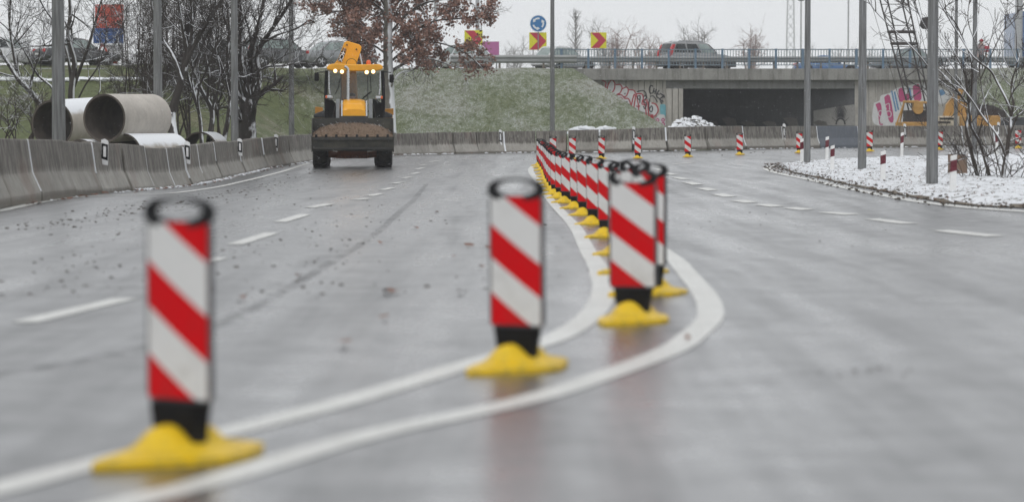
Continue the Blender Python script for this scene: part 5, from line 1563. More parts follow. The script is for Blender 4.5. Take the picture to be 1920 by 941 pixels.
q = car('car', 'dark blue car at the right picture edge below the bank', P(1925, 232, 142), R(10), M['carblack'], L=4.3, Wd=1.75, Ht=1.45, kind='hatch'); q.location.z = .15
# blue lorry at the right edge
lor = thing('lorry', 'blue lorry with a red panel cut by the right picture edge', 'lorry', (P(1930, 0, BY + 6).x, BY + 6, ZU))
b = MB(); b.box((.25, 0, 2.1), (2.6, 5.5, 2.9)); b.build('box_body', M['carblue'], lor, bevel=.06)
b = MB(); b.box((.35, -2.78, 2.6), (1.9, .06, .8)); b.build('red_panel', M['bred'], lor)
b = MB(); b.box((.25, .2, .55), (2.3, 5, .3)); b.build('chassis', M['darksteel'], lor)
b = MB(); b.box((-1.25, -2.6, 2.0), (.16, .1, .55)); b.build('mirror', M['black'], lor, bevel=.03)
for y in (-1.7, 1.6):
    for sd in (-1, 1):
        b = MB(); b.lathe([(.25, -.14), (.5, -.14), (.5, .14), (.25, .14)], 24, 0, Matrix.Translation((.25 + sd * 1.05, y, .5)) @ Matrix.Rotation(math.pi / 2, 4, 'Y')); b.build('wheel', M['tyre'], lor)

# ================================================================== SIGNS
def chevron(px, py0, py1, Y, lab, extra=0, rz=0):
    s = F / Y; w_ = (py1 - py0) / s
    zc = H + (HY - (py0 + py1) / 2) / s
    t = thing('chevron_sign', lab, 'road sign', ((px - 960) / s, Y, ZU - .1), rz, 'chevron signs on the roundabout')
    z = zc - (ZU - .1); h_ = w_ / 2
    b = MB(); b.box((0, 0, z), (w_, .03, w_)); b.build('board', M['signyellow'], t, bevel=.01)
    b = MB(); b.prism([(-h_ * .96, z + h_ * .97), (h_ * .06, z + h_ * .97), (h_ * .97, z), (h_ * .06, z - h_ * .97), (-h_ * .96, z - h_ * .97), (-h_ * .02, z)], -.02, -.0165); b.build('chevron', M['signred'], t)
    for sd in (-1, 1):
        b = MB(); b.cyl((sd * h_ * .55, .05, -.1), (sd * h_ * .55, .05, z + h_ * .9 + extra), .03, None, 10); b.build('post', M['grey'], t)
    return t
chevron(888, 58, 92, BY + 9, 'yellow and red chevron sign half hidden by brown leaves')
cs = chevron(1008.5, 62, 94.5, BY + 9, 'yellow and red chevron sign directly under the round blue sign')
chevron(1122, 62, 91.5, BY + 9, 'yellow and red chevron sign behind the railing left of the off road car')
s = F / (BY + 9)
rs_ = thing('roundabout_sign', 'round blue roundabout sign with three white arrows above a chevron sign', 'road sign', ((1009 - 960) / s, BY + 8.9, ZU - .1))
zc = H + (HY - 45.5) / s - (ZU - .1); rd = 15.8 / s
Mr = Matrix.Translation((0, 0, zc)) @ Matrix.Rotation(math.pi / 2, 4, 'X')
b = MB(); b.lathe([(.001, .014), (rd * .95, .014), (rd, .012), (rd, -.012), (.001, -.014)], 40, 0, Mr); disc = b.build('disc', M['signblue'], rs_, sharp=30)
b = MB(); b.lathe([(rd * .935, .0155), (rd * .995, .0155)], 40, 0, Mr); b.build('white_rim', M['signwhite'], rs_)
for k in range(3):
    b = MB(); a0 = R(75 + 120 * k); a1 = a0 + R(62); vs = []
    for i in range(9):
        a = a0 + (a1 - a0) * i / 8
        for r_ in (.50, .70): vs.append((rd * r_ * math.cos(a), -.018, zc + rd * r_ * math.sin(a)))
    b.add(vs, [(2 * i, 2 * i + 1, 2 * i + 3, 2 * i + 2) for i in range(8)])
    a2 = a1 + R(32)
    b.add([(rd * .38 * math.cos(a1), -.018, zc + rd * .38 * math.sin(a1)), (rd * .84 * math.cos(a1), -.018, zc + rd * .84 * math.sin(a1)), (rd * .62 * math.cos(a2), -.018, zc + rd * .62 * math.sin(a2))], [(0, 1, 2)])
    b.build('arrow', M['signwhite'], rs_)
b = MB(); b.cyl((0, .08, -.1), (0, .08, zc + rd * .7), .035, None, 10); b.build('post', M['grey'], rs_)
# pink hoarding and red/blue board
Yp = 190; s = F / Yp
t = thing('hoarding', 'plain pink hoarding board beside the pale mast', 'billboard', ((913 - 960) / s, Yp, ZU))
b = MB(); zc = H + (HY - 93) / s - ZU; b.box((0, 0, zc), (46 / s, .08, 28 / s)); b.build('board', M['pink'], t)
for sd in (-1, 1): b = MB(); b.box((sd * 18 / s, .1, zc / 2), (.1, .1, zc)); b.build('leg', M['grey'], t)
Yp = 156; s = F / Yp
t = thing('warning_board', 'board, red above and blue below, on a red trestle behind bare branches', 'billboard', ((206 - 960) / s, Yp, ZU - .2))
def zr_(py): return H + (HY - py) / s - (ZU - .2)
b = MB(); b.box((1 / s, 0, (zr_(10) + zr_(54)) / 2), (53 / s, .1, 44 / s)); b.build('red_board', M['bred'], t)
b = MB(); b.box((-1 / s, 0, (zr_(54) + zr_(82)) / 2 - .003), (56 / s, .1, 28 / s)); b.build('blue_board', M['bblue'], t)
b = MB()
for sd in (-1, 1): b.tube([(-12 / s, 0, zr_(82)), (-12 / s + sd * 18 / s, 0, zr_(120))], .06, 6)
b.tube([(-32 / s, 0, zr_(118)), (16 / s, 0, zr_(118))], .07, 6); b.build('trestle', M['bred'], t)
b = MB(); b.box((8 / s, .2, (zr_(84) + zr_(112)) / 2), (34 / s, .1, 26 / s)); b.build('white_panel', M['signwhite'], t)
b = MB(); b.box((25 / s, 0, zr_(104)), (.09, .09, 44 / s)); b.build('leg', M['grey'], t)

# ================================================================== RUBBLE, STUMP
rr_ = random.Random(21)
b = MB(); c_ = P(1306, 250, 138)
base_z = terr(c_.x, 138)
hz = P(1300, 214, 138).z - base_z
for _ in range(760):
    u = rr_.uniform(-1, 1); v_ = rr_.uniform(-1, 1)
    if u * u + v_ * v_ > 1: continue
    prof = (1 - .72 * abs(u + .1) ** 1.8) * (1 - .6 * v_ * v_)
    if prof <= 0: continue
    hgt_ = hz * prof * (.9 + .25 * mnoise.noise(Vector((u * 5, v_ * 3, 1))))
    r_ = rr_.uniform(.07, .20)
    z = base_z + max(.03, hgt_ - r_ * .9) * rr_.uniform(.75, 1)
    b.ball((c_.x + .1 + u * 2.0, 138 + v_ * 1.4, z), r_, 6, 0, (rr_.uniform(.8, 1.5), 1, rr_.uniform(.6, 1)), .38, rr_)
b.v = [(x - c_.x, y - 138, z - base_z) for x, y, z in b.v]
b.s = [False] * len(b.s)
o = b.build('rubble_heap', M['rubble']); o.location = (c_.x, 138, base_z)
tag(o, 'heap of rubble covered with snow beside the underpass mouth', 'rubble heap')
p = G(1795, 333); s = F / p.y
st_ = thing('tree_stump', 'cut brown tree stump with snow on top on the island', 'tree stump', (p.x, p.y, p.z + .03))
hs_ = (333 - 291) / s; rw = 17.5 / s
b = MB(); n = 22; vs = []; fs = []
prs = [(1.22, -.05), (1.0, .16), (.97, .6), (1.0, .94), (.99, 1.0)]
for rk, zk in prs:
    for k in range(n):
        a = 2 * math.pi * k / n; j = 1 + .10 * math.sin(a * 3 + 1) + .05 * math.sin(a * 7) + (.12 * max(0, math.sin(a * 4)) if zk < .1 else 0)
        vs.append((rw * rk * j * math.cos(a), rw * rk * j * math.sin(a), hs_ * zk * (1 + .05 * math.sin(a)) if zk > 0 else -.05))
for i in range(4): fs += [(i * n + k, i * n + (k + 1) % n, (i + 1) * n + (k + 1) % n, (i + 1) * n + k) for k in range(n)]
b.add(vs, fs, 0, True); b.add(vs[-n:], [tuple(range(n))]); b.build('trunk', M['stump'], st_, sharp=50)
b = MB(); b.ball((0, 0, hs_ + .0), rw * .98, 18, 0, (1, 1, .16), .04, rr_); b.build('snow_cap', M['snow'], st_)

# ================================================================== CRAWLER CRANE
YC = 139.5; s = F / YC
def cp(px, py, dy=0): return P(px, py, YC + dy)
cr0 = cp(1745, 240); cr0.z = terr(cr0.x, YC)
crane = thing('crawler_crane', 'orange crawler crane with dark lattice boom leaning left behind the barrier', 'crane', cr0)
def cl(b): return loc(b, cr0)
Abase = [cp(1693, 206, 0), cp(1741, 206, 0)]
def bl(px, py, dy): return cp(px, py, dy)
topk = 620 / 215.
Lb = [(1650, 0), (1702, 0)]
# four chords, lower end at row 208, running up past the frame
def chord(x0, y0, x1, y1, dy0, dy1): return cp(x0, y0, dy0), cp(x1, y1, dy1)
yT = -230
def ext(xa, ya, xb, yb): return xb + (xa - xb) * (yb - yT) / (yb - ya)
chords = []
for (xt, xb, dy0, dy1) in ((1650, 1704, 0, 0), (1702, 1746, 0, 0), (1664, 1712, 1.3, 1.0), (1690, 1738, 1.3, 1.0)):
    xT = ext(xt, 0, xb, 207)
    chords.append((cp(xT, yT, dy0), cp(xb, 207, dy1)))
b = MB()
for a_, e_ in chords: b.tube([a_, e_], .042, 6)
nb = 22
for ia, ib in ((0, 1), (2, 3), (0, 2), (1, 3)):
    for k in range(nb):
        f0, f1 = k / nb, (k + 1) / nb
        pa, pb = chords[ia][0].lerp(chords[ia][1], f0), chords[ib][0].lerp(chords[ib][1], f1)
        pc_, pd = chords[ib][0].lerp(chords[ib][1], f0), chords[ia][0].lerp(chords[ia][1], f1)
        if k % 2: b.tube([pa, pb], .024, 4)
        else: b.tube([pc_, pd], .024, 4)
        if k % 2 == 0: b.tube([pa, pc_], .022, 4)
cl(b).build('lattice_boom', M['cranesteel'], crane)
b = MB()
for y_ in (60, 82):
    f0 = (y_ - yT) / (207 - yT)
    cs_ = [chords[i][0].lerp(chords[i][1], f0) for i in (0, 1, 3, 2)]
    for i in range(4): b.tube([cs_[i], cs_[(i + 1) % 4]], .075, 6)
cl(b).build('boom_joint', M['cranesteel'], crane)
b = MB()
for xt, xb, w_ in ((1632, 1690, .012), (1712, 1760, .012), (1722, 1768, .012)):
    b.tube([cp(ext(xt, 0, xb, 200), yT, .6), cp(xb, 200, .6)], .014, 4)
cl(b).build('hoist_cable', M['cranesteel'], crane)
b = MB(); b.prism([(cp(1728, 0).x, cp(0, 47).z), (cp(1732, 0).x, cp(0, 33).z), (cp(1745, 0).x, cp(0, 31).z), (cp(1758, 0).x, cp(0, 34).z), (cp(1762, 0).x, cp(0, 48).z), (cp(1757, 0).x, cp(0, 54).z), (cp(1734, 0).x, cp(0, 54).z)], YC + .4, YC + .8)
cl(b).build('hook_block', M['cranesteel'], crane, bevel=.04)
def cbox(x0, y0, x1, y1, d0, d1, nm, mat, bev=.03):
    b = MB(); a_, e_ = cp(x0, y0), cp(x1, y1)
    b.box(((a_.x + e_.x) / 2, YC + (d0 + d1) / 2, (a_.z + e_.z) / 2), (abs(e_.x - a_.x), d1 - d0, abs(a_.z - e_.z)))
    return cl(b).build(nm, mat, crane, bevel=bev)
cbox(1700, 207, 1742, 240, 0.2, 1.4, 'winch', M['cranesteel'])
b = MB(); c_ = cp(1722, 205, 0); b.lathe([(.001, .03), (.24, .03), (.25, 0), (.25, -.6)], 24, 0, Matrix.Translation(c_) @ Matrix.Rotation(math.pi / 2, 4, 'X')); b.box((c_.x, YC + .2, c_.z + .2), (.46, .5, .25)); cl(b).build('drum', M['craneyellow'], crane)
b = MB(); b.tube([cp(1680, 236), cp(1696, 190), cp(1722, 190)], .05, 6); b.tube([cp(1693, 191), cp(1742, 193)], .06, 6); b.tube([cp(1686, 236, 1), cp(1696, 190, .6)], .04, 6); cl(b).build('gantry', M['craneyellow'], crane)
cbox(1690, 229, 1757, 250, -.2, 2.2, 'turntable', M['craneyellow'])
cbox(1757, 218, 1797, 236, -.3, 2.2, 'cab_base', M['cream'])
cbox(1760, 221, 1790, 224, -.36, -.29, 'slot', M['black'], 0); cbox(1757, 228, 1780, 231, -.36, -.29, 'slot', M['black'], 0)
cbox(1797, 217, 1874, 250, -.3, 2.2, 'engine_house', M['craneyellow'], .06)
text('110', .42, M['orangedirty'], crane, Matrix.Translation(cp(1838, 228) - cr0 + Vector((0, -.31, 0))) @ Matrix.Rotation(math.pi / 2, 4, 'X'))
b = MB(); b.prism([(cp(1772, 0).x, cp(0, 219).z), (cp(1788, 0).x, cp(0, 219).z), (cp(1812, 0).x, cp(0, 166).z), (cp(1804, 0).x, cp(0, 164).z), (cp(1778, 0).x, cp(0, 196).z)], YC + .3, YC + .7); cl(b).build('a_frame', M['craneyellow'], crane, bevel=.02)
cbox(1798, 190, 1814, 218, .2, .9, 'mast_foot', M['craneyellow'])
b = MB(); b.prism([(cp(1826, 0).x, cp(0, 218).z), (cp(1892, 0).x, cp(0, 220).z), (cp(1888, 0).x, cp(0, 208).z), (cp(1866, 0).x, cp(0, 198).z), (cp(1846, 0).x, cp(0, 196).z), (cp(1830, 0).x, cp(0, 202).z)], YC + .2, YC + 2.0); cl(b).build('engine_cover', M['cranesteel'], crane, bevel=.06)
for d_ in (-.5, 2.0):
    b = MB(); b.box((cr0.x + .9, YC + d_, cr0.z + .42), (5.2, .6, .8)); cl(b).build('crawler_track', M['darksteel'], crane, bevel=.25, seg=4)

# ================================================================== TREES
def rvec(r): return Vector((r.gauss(0, 1), r.gauss(0, 1), r.gauss(0, 1))).normalized()
def grow(b, p, d, L, r0, r, depth, leaves=None, up=.25, nsub=3, bend=.25, sides=(6, 5, 4, 3), mat=0, matd=None, spread=.9):
    n = max(2, int(4 if depth > 1 else 3))
    pts = [p.copy()]; rad = [r0]
    d = d.normalized()
    for i in range(n):
        d = (d + rvec(r) * bend + Vector((0, 0, up * .35))).normalized()
        pts.append(pts[-1] + d * L / n); rad.append(max(.0045, r0 * (1 - .75 * (i + 1) / n)))
    b.tube(pts, rad, sides[min(len(sides) - 1, max(0, 3 - depth))], mat if matd is None else matd[min(depth, len(matd) - 1)], False)
    if leaves is not None and depth <= 1: leaves.extend(pts[1:])
    if depth <= 0: return
    for k in range(nsub):
        f_ = r.uniform(.25, 1.0); i = min(n - 1, int(f_ * n)); q = pts[i].lerp(pts[i + 1], f_ * n - i)
        dd = (pts[i + 1] - pts[i]).normalized()
        nd = (dd + rvec(r) * spread).normalized()
        grow(b, q, nd, L * r.uniform(.45, .75), rad[i] * .6, r, depth - 1, leaves, up, nsub, bend, sides, mat, matd, spread)
def stem3(pix, s, r, wob=.25):
    """photo polyline to a bent stem with its own depth"""
    o = []; dy = 0
    for i, (x, y) in enumerate(pix):
        o.append(P(x, y, F / s + dy)); dy += r.uniform(-wob, wob)
    return smooth(o, 4)
def tree(name, label, cat, stems, s, seed, zbase=None, bark='bark', twig='twig', group=None, nbr=9, blen=1.4, depth=3, nsub=3, up=.25, leaf=None, nleaf=0, tlo=.3, spread=.9, scale_r=1.0):
    r = random.Random(seed)
    root = None
    tb = MB(); cb = MB(); lv = [] if leaf else None
    for si, (pix, w0, w1) in enumerate(stems):
        pts = stem3(pix, s, r)
        if root is None:
            root = pts[0].copy()
            gzv_ = isz(root) if zbase == 'island' else terr(root.x, root.y)
            root.z = gzv_
        if si == 0 or pix[0][1] > 240:
            low = pts[0].copy(); low.z = min(low.z, root.z) - .1
            if zbase != 'island': pts = [low] + pts
        n = len(pts)
        w0, w1 = (w0 * .85, w1 * .7) if zbase == 'island' else (w0 * .92, w1 * .8)
        rad = [(w0 + (w1 - w0) * i / (n - 1)) / s / 2 * (1.25 if i == 0 and si == 0 else 1) for i in range(n)]
        tb.tube(pts, rad, 9, 0, True)
        for _ in range(nbr):
            f_ = r.uniform(tlo, 1.0); k = min(n - 2, int(f_ * (n - 1))); q = pts[k].lerp(pts[k + 1], f_ * (n - 1) - k)
            dd = (pts[k + 1] - pts[k]).normalized()
            nd = (dd * .5 + rvec(r) * spread + Vector((0, 0, .25))).normalized()
            grow(cb, q, nd, blen * r.uniform(.5, 1.1), max(.012, rad[k] * .5), r, depth, lv, up, nsub, matd=[1, 1, 0, 0], spread=spread)
    t = thing(name, label, cat, root, 0, group)
    loc(tb, root).build('trunk', M[bark], t)
    loc(cb, root).build('crown', [M[bark], M[twig]], t)
    return t, lv, root
TG = 'bare winter trees behind the left barrier'
tree('bare_tree', 'leaning bare tree with snow lined stems rising left of the pipes', 'tree', [
    ([(88, 215), (62, 178), (34, 148), (8, 108), (-20, 75)], 13, 7), ([(34, 148), (24, 90), (18, 40), (22, -30)], 8, 4), ([(95, 220), (60, 175), (40, 150), (10, 140), (-30, 128)], 6, 3), ([(84, 210), (100, 170), (70, 140), (45, 95), (10, 50), (-25, 25)], 6, 3)], 60, 101, group=TG, nbr=7, blen=1.6, twig='twigsnow')
tree('bare_tree', 'dark bare tree with several stems just right of the leftmost lamp post', 'tree', [
    ([(136, 230), (134, 170), (140, 120), (128, 70), (132, 20), (126, -40)], 16, 6), ([(134, 175), (150, 130), (168, 80), (185, 20), (200, -30)], 8, 4), ([(134, 165), (128, 110), (112, 60), (80, 10), (60, -30)], 7, 3), ([(140, 200), (160, 160), (186, 120), (200, 60), (190, 0)], 4, 2), ([(136, 190), (184, 178), (186, 130), (188, 60)], 3, 2)], 62, 102, group=TG, nbr=8, blen=1.5, twig='twigsnow')
tree('bare_tree', 'bare tree with snow blotched trunk right of the big buff pipe', 'tree', [
    ([(326, 260), (322, 215), (336, 165), (348, 115), (352, 60), (366, -30)], 21, 11), ([(340, 150), (324, 105), (302, 70), (288, 30), (280, -30)], 9, 4), ([(346, 125), (372, 70), (398, 30), (430, -20)], 10, 4), ([(322, 215), (306, 200), (300, 196)], 6, 3), ([(350, 90), (340, 40), (330, -30)], 9, 5), ([(352, 110), (360, 50), (358, -30)], 8, 4)], 63, 103, group=TG, nbr=11, blen=1.3)
tree('bare_tree', 'thin bare tree with two curved stems, first right of snow blotched trunk', 'tree', [
    ([(378, 262), (374, 215), (362, 175), (352, 140), (345, 90), (350, 20)], 9, 4), ([(368, 190), (360, 140), (378, 90), (400, 40)], 5, 3), ([(374, 215), (372, 170), (392, 120), (410, 60), (400, -20)], 5, 3)], 62, 104, group=TG, nbr=9, blen=1.2)
tree('bare_tree', 'thin dark bare tree dividing low, left of the third lamp post', 'tree', [
    ([(392, 262), (398, 210), (378, 170), (362, 128), (356, 80), (372, -10)], 12, 5), ([(398, 206), (410, 165), (412, 130), (404, 80), (416, 0)], 7, 3), ([(388, 190), (392, 140), (386, 100), (398, 50), (392, -20)], 6, 3)], 61, 105, group=TG, nbr=11, blen=1.2)
tree('bare_tree', 'slanting thin bare tree rising directly beside the third lamp post', 'tree', [
    ([(420, 262), (428, 220), (432, 170), (426, 110), (430, 50), (420, -30)], 11, 5), ([(430, 180), (418, 130), (400, 90), (372, 60)], 5, 3), ([(428, 110), (444, 60), (470, 10)], 5, 3)], 60, 106, group=TG, nbr=10, blen=1.2)
tree('bare_tree', 'thick dark bare tree forking into many stems right of third lamp post', 'tree', [
    ([(464, 268), (463, 215), (464, 188)], 42, 34), ([(466, 192), (458, 150), (450, 110), (452, 60), (446, -30)], 20, 9), ([(468, 195), (474, 150), (470, 100), (484, 50), (500, -20)], 16, 7), ([(472, 195), (486, 150), (482, 105), (500, 70), (528, 30), (560, -20)], 13, 6),
    ([(474, 140), (500, 126), (530, 124), (550, 120), (568, 114)], 5, 2), ([(478, 160), (490, 145), (520, 150)], 4, 2), ([(480, 90), (520, 66), (556, 54), (576, 40)], 6, 2), ([(455, 130), (440, 80), (420, 30), (414, -20)], 9, 4)], 59, 107, group=TG, nbr=10, blen=1.4)
# dense thicket between
for i, (px, s_, w_, lab) in enumerate([(255, 56, 60, 'dense dark thicket of twigs left of the second lamp post'), (282, 55, 50, 'dense dark thicket behind the second lamp post and buff pipe'), (345, 54, 60, 'dense thicket of dark twigs behind the snow blotched trunk'), (405, 53, 60, 'dense thicket of twigs behind the third lamp post')]):
    r = random.Random(300 + i)
    st_s = []
    for k in range(7):
        xb = px + r.uniform(-12, 12); xt = px + r.uniform(-w_, w_)
        st_s.append(([(xb, 255), (xb + (xt - xb) * .3 + r.uniform(-6, 6), 190), (xb + (xt - xb) * .7 + r.uniform(-8, 8), 110), (xt, r.uniform(-50, 30))], 4.5, 1.6))
    tree('thicket', lab, 'bush', st_s, s_, 400 + i, group='thickets behind the pipes', nbr=12, blen=1.4, depth=3, nsub=3, bark='barkmid', tlo=.25)
# low twigs left of pipes
for i, (px, lab) in enumerate([(20, 'low bare bush at the left picture edge above the barrier'), (55, 'low bare bush left of the dark mouthed pipe')]):
    r = random.Random(330 + i); st_s = []
    for k in range(7):
        xb = px + r.uniform(-10, 10); st_s.append(([(xb, 258), (xb + r.uniform(-20, 20), 225), (xb + r.uniform(-55, 40), 185)], 3, 1.2))
    tree('low_bush', lab, 'bush', st_s, 62, 440 + i, group='low bushes left of the pipes', nbr=5, blen=.9, depth=2, bark='barkmid', twig='twigsnow')

# plane tree with brown leaves
def leafmesh(b, p, size, r, nm=3):
    q = Matrix.Rotation(r.uniform(0, 6.28), 3, 'Z') @ Matrix.Rotation(r.gauss(1.2, .6), 3, 'X') @ Matrix.Rotation(r.uniform(0, 6.28), 3, 'Z')
    pts = []
    lob = [(0, -.55), (.22, -.30), (.62, -.38), (.42, -.05), (.72, .22), (.28, .22), (0, .72), (-.28, .22), (-.72, .22), (-.42, -.05), (-.62, -.38), (-.22, -.30)]
    for x, y in lob:
        z = .28 * abs(x) ** 1.3 * r.uniform(.3, 1.6) - .25 * max(0, y) ** 2
        pts.append(p + q @ (Vector((x, y, z)) * size))
    c_ = p + q @ Vector((0, 0, -.05)) * size
    m_ = 0 if r.random() < .65 else 1
    b.add(pts + [c_], [(i, (i + 1) % 12, 12) for i in range(12)], m_)
pr_ = random.Random(77)
s_ = 42.5
stems = [([(733, 252), (731, 200), (729, 150), (727, 90), (728, 30), (724, -40), (726, -110)], 22, 13),
         ([(732, 172), (738, 150), (752, 136), (772, 132), (790, 122), (815, 112)], 7, 4), ([(728, 120), (760, 95), (800, 80), (840, 85), (880, 105), (905, 130)], 7, 3), ([(728, 90), (770, 60), (815, 40), (865, 35), (925, 25)], 8, 3), ([(727, 55), (700, 30), (668, 22), (630, 22), (596, 30)], 7, 3),
         ([(728, 105), (700, 85), (675, 78), (650, 72)], 6, 3), ([(727, 40), (750, 0), (790, -30), (840, -50)], 8, 3), ([(727, 20), (700, -20), (660, -40), (610, -50)], 8, 3), ([(728, 130), (700, 118), (670, 112)], 4, 2), ([(727, 70), (760, 30), (800, 5), (870, -5), (930, -15)], 7, 3), ([(729, 135), (760, 118), (800, 110), (850, 125), (868, 130)], 5, 2), ([(727, 0), (740, -50), (760, -100)], 9, 4), ([(727, 30), (690, 0), (640, -5), (590, 5)], 6, 2), ([(727, 60), (715, 20), (700, -10)], 4, 2), ([(728, 110), (745, 85), (772, 68)], 4, 2), ([(727, 80), (692, 58), (655, 48)], 4, 2), ([(729, 138), (762, 118), (792, 92)], 4, 2), ([(727, 50), (745, 20), (765, -10)], 4, 2), ([(727, 20), (712, 40), (685, 60)], 4, 2)]
r = random.Random(9)
tb = MB(); cb = MB(); lv = []
root = P(733, 252, F / s_); root.z = terr(root.x, root.y)
for si, (pix, w0, w1) in enumerate(stems):
    pts = stem3(pix, s_, r, .1 if si == 0 else .45)
    if si == 0: low = pts[0].copy(); low.z = root.z - .1; pts = [low] + pts
    n = len(pts); rad = [(w0 + (w1 - w0) * i / (n - 1)) / s_ / 2 for i in range(n)]
    (tb if si == 0 else cb).tube(pts, [q_ * (1 if si == 0 else .72) for q_ in rad], 12 if si == 0 else 7, 0 if si == 0 else (0 if si == 1 else 1), True)
    if si == 0: continue
    for _ in range(11):
        f_ = r.uniform(.28, 1.0); k = min(n - 2, int(f_ * (n - 1))); q = pts[k].lerp(pts[k + 1], f_ * (n - 1) - k)
        nd = ((pts[k + 1] - pts[k]).normalized() * .6 + rvec(r) * .8).normalized()
        grow(cb, q, nd, 1.05 * r.uniform(.5, 1.1), max(.012, rad[k] * .45), r, 2, lv, .05, 3, matd=[1, 1, 0, 0])
t = thing('plane_tree', 'plane tree with withered brown leaves and snow lined trunk behind the loader', 'tree', root)
loc(tb, root).build('trunk', M['barkplane'], t)
loc(cb, root).build('crown', [M['barkplane'], M['barkmid']], t)
lb = MB()
print('leaf sites', len(lv))
for k in range(21000):
    p = lv[r.randrange(len(lv))] + Vector((r.gauss(0, .10), r.gauss(0, .10), r.gauss(-.08, .09)))
    qx, qy = 960 + F * p.x / p.y, HY - F * (p.z - H) / p.y
    if qx > 926 + r.gauss(0, 6) or qx < 652 and qy > 70 or qx < 612 and qy > 48 or qy > 116 + (22 if qx > 868 else 10 if qx > 780 else 0) + r.gauss(0, 7): continue
    leafmesh(lb, p, r.uniform(.07, .125), r)
loc(lb, root).build('leaves', [M['leaf'], M['leaf2']], t)

# forked bare tree on the island at right
tree('forked_bare_tree', 'bare forked tree with snow lined branches growing at the right end of the island', 'tree', [
    ([(1878, 349), (1882, 320), (1888, 285), (1893, 245), (1896, 215)], 12, 9), ([(1896, 218), (1888, 190), (1870, 155), (1856, 132), (1826, 108), (1802, 72), (1770, 20), (1750, -20)], 7, 2.5), ([(1896, 218), (1900, 195), (1896, 160), (1906, 125), (1912, 100)], 6, 2.5), ([(1897, 225), (1915, 212), (1940, 190)], 5, 3),
    ([(1884, 290), (1870, 255), (1840, 215), (1815, 178), (1790, 150), (1760, 120)], 6, 2.5), ([(1880, 340), (1860, 260), (1838, 150), (1836, 100), (1815, 40), (1822, -20)], 3, 2), ([(1890, 200), (1900, 170), (1925, 150)], 4, 2)], 92, 501, zbase='island', bark='barkisland', twig='twig', nbr=7, blen=.75, depth=2, nsub=3, spread=.75)
tree('leaning_bare_tree', 'bare many stemmed tree leaning left in front of the tree stump', 'tree', [
    ([(1842, 347), (1832, 325), (1818, 270), (1812, 240), (1818, 200), (1808, 188), (1780, 152), (1758, 130)], 11, 4), ([(1858, 346), (1852, 318), (1838, 270), (1822, 240), (1818, 215), (1812, 150), (1800, 120), (1772, 66)], 9, 3), ([(1842, 345), (1816, 300), (1780, 260)], 3, 1.5),
    ([(1818, 205), (1822, 160), (1820, 110), (1800, 60), (1780, 30), (1720, -20)], 5, 2), ([(1800, 175), (1760, 150), (1720, 100), (1680, 60), (1640, 20), (1622, -10)], 4, 2), ([(1846, 345), (1850, 300), (1838, 262)], 3, 1.5), ([(1838, 150), (1880, 60), (1920, 10)], 3, 1.5), ([(1790, 130), (1740, 60), (1710, 0)], 3, 1.5)], 90, 502, zbase='island', bark='barkisland', twig='twig', nbr=7, blen=.75, depth=2, nsub=3, spread=.75)
tree('low_bush', 'tuft of thin bare shoots at the foot of the forked tree', 'bush', [([(1890 + random.Random(k).uniform(-25, 28), 347 - abs(k % 3) * 3), (1890 + random.Random(k + 50).uniform(-45, 35), 310), (1890 + random.Random(k + 99).uniform(-60, 40), 262)], 2.2, 1.0) for k in range(7)], 93, 503, zbase='island', bark='barkmid', nbr=3, blen=.3, depth=1)
tree('low_bush', 'thin bare shoots in front of the tree stump', 'bush', [([(1822 + random.Random(k).uniform(-20, 20), 345 - abs(k % 3) * 3), (1812 + random.Random(k + 50).uniform(-25, 25), 310), (1800 + random.Random(k + 99).uniform(-40, 30), 268)], 2.0, .9) for k in range(8)], 91, 504, zbase='island', bark='barkmid', nbr=3, blen=.3, depth=1)

# hazy trees beyond the bridge
def fartree(px, w_, ytop, Y, lab, mat, seed, poplar=False, group='hazy trees beyond the bridge'):
    r = random.Random(seed); s = F / Y
    base = P(px, 140, Y); base.z = ZU - .3
    b = MB(); cb = MB()
    topz = P(px, ytop, Y).z
    hgt = topz - base.z
    if poplar:
        b.tube([base, base + Vector((0, 0, hgt * .95))], [.16, .03], 6)
        for k in range(70):
            f_ = r.uniform(.15, .97); a = r.uniform(0, 6.28); L_ = (w_ / s / 2) * (1.15 - f_ * .8) * r.uniform(.6, 1.2)
            grow(cb, base + Vector((0, 0, hgt * f_ * .92)), Vector((math.cos(a) * .7, math.sin(a) * .7, .8)), L_, .035, r, 2, None, .3, 3)
    else:
        for k in range(9):
            e = base + Vector((r.uniform(-1, 1) * w_ / s / 2, r.uniform(-1.5, 1.5), hgt * r.uniform(.55, 1)))
            m_ = base.lerp(e, .5) + Vector((r.uniform(-.3, .3), 0, .3))
            pts = smooth([base, m_, e], 4); n = len(pts)
            b.tube(pts, [.10 * (1 - .8 * i / n) for i in range(n)], 5)
            for _ in range(12):
                q = pts[r.randrange(2, n)]
                grow(cb, q, (rvec(r) + Vector((0, 0, .5))).normalized(), hgt * .22 * r.uniform(.6, 1.2), .03, r, 2, None, .2, 3)
    t = thing('hazy_tree', lab, 'tree', base, 0, group)
    loc(b, base).build('trunk', M[mat], t); loc(cb, base).build('crown', M[mat], t)
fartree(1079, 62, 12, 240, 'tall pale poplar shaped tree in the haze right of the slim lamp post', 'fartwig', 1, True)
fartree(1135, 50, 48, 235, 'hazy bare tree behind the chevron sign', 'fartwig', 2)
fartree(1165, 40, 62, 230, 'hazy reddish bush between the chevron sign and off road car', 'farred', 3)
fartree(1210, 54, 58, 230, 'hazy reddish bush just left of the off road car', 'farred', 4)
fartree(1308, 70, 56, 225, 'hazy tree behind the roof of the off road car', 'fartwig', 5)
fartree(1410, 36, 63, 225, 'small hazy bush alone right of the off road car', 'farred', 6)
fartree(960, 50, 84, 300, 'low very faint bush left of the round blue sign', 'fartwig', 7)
fartree(1630, 60, 86, 310, 'low very faint trees behind the bridge near the crane', 'fartwig', 8)
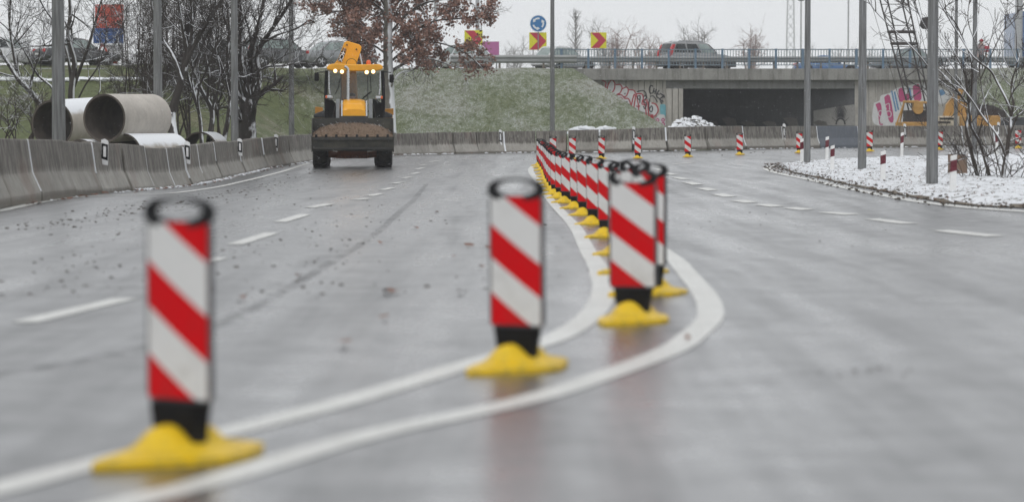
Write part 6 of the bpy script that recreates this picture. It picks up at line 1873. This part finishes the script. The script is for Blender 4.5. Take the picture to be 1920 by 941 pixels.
fartree(1552, 70, 88, 330, 'low very faint bush behind bridge between two island lamp posts', 'fartwig', 9)

# pylon and wires in the haze
Yp = 640; s = F / Yp
py_ = thing('power_pylon', 'very faint lattice power pylon in the haze above the bridge', 'pylon', ((1481 - 960) / s, Yp, ZU - .3))
b = MB(); hgt = 46; w0, w1 = 9 / s, 3.4 / s
for sx in (-1, 1):
    for sy in (-1, 1): b.tube([(sx * w0, sy * w0, 0), (sx * w1, sy * w1, hgt)], .11, 4)
for k in range(22):
    f0, f1 = k / 22, (k + 1) / 22
    for sy in (-1, 1):
        a0, a1 = w0 + (w1 - w0) * f0, w0 + (w1 - w0) * f1
        b.tube([(-a0, sy * a0, hgt * f0), (a1, sy * a1, hgt * f1)], .05, 4); b.tube([(a0, sy * a0, hgt * f0), (-a1, sy * a1, hgt * f1)], .05, 4)
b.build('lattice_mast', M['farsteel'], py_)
b = MB(); b.box((0, 0, hgt - 2), (14, .5, .5)); b.box((0, 0, hgt - 6), (18, .5, .5)); b.build('cross_arm', M['farsteel'], py_)

# ================================================================== SNOWFALL AND HAZE
r = random.Random(55); b = MB()
for _ in range(9000):
    Y = 25 + 145 * r.random() ** .8
    x = r.uniform(-1, 1) * Y * 1000 / F; z = r.uniform(-.0, 1) * (H + Y * 250 / F)
    if z < .2: continue
    q = .0045 + .006 * r.random()
    if Y < 60: q *= .6
    d1 = rvec(r) * q; d2 = rvec(r) * q; d3 = rvec(r) * q; c_ = Vector((x, Y, z))
    b.add([c_ - d1, c_ + d1, c_ + d2, c_ + d3], [(0, 1, 2), (0, 1, 3), (0, 2, 3), (1, 2, 3)])
tag(b.build('falling_snow', M['snow']), kind='stuff')
b = MB(); b.box((0, 440, 30), (836, 944, 64))
t = NT('haze'); t.n.remove(t.b)
pv = t.new('ShaderNodeVolumePrincipled'); pv.inputs['Color'].default_value = (.95, .96, .98, 1); pv.inputs['Density'].default_value = .00045; pv.inputs['Anisotropy'].default_value = .2
t.link(pv.outputs[0], t.n['Material Output'].inputs['Volume'])
tag(b.build('haze', t.mat), kind='stuff')
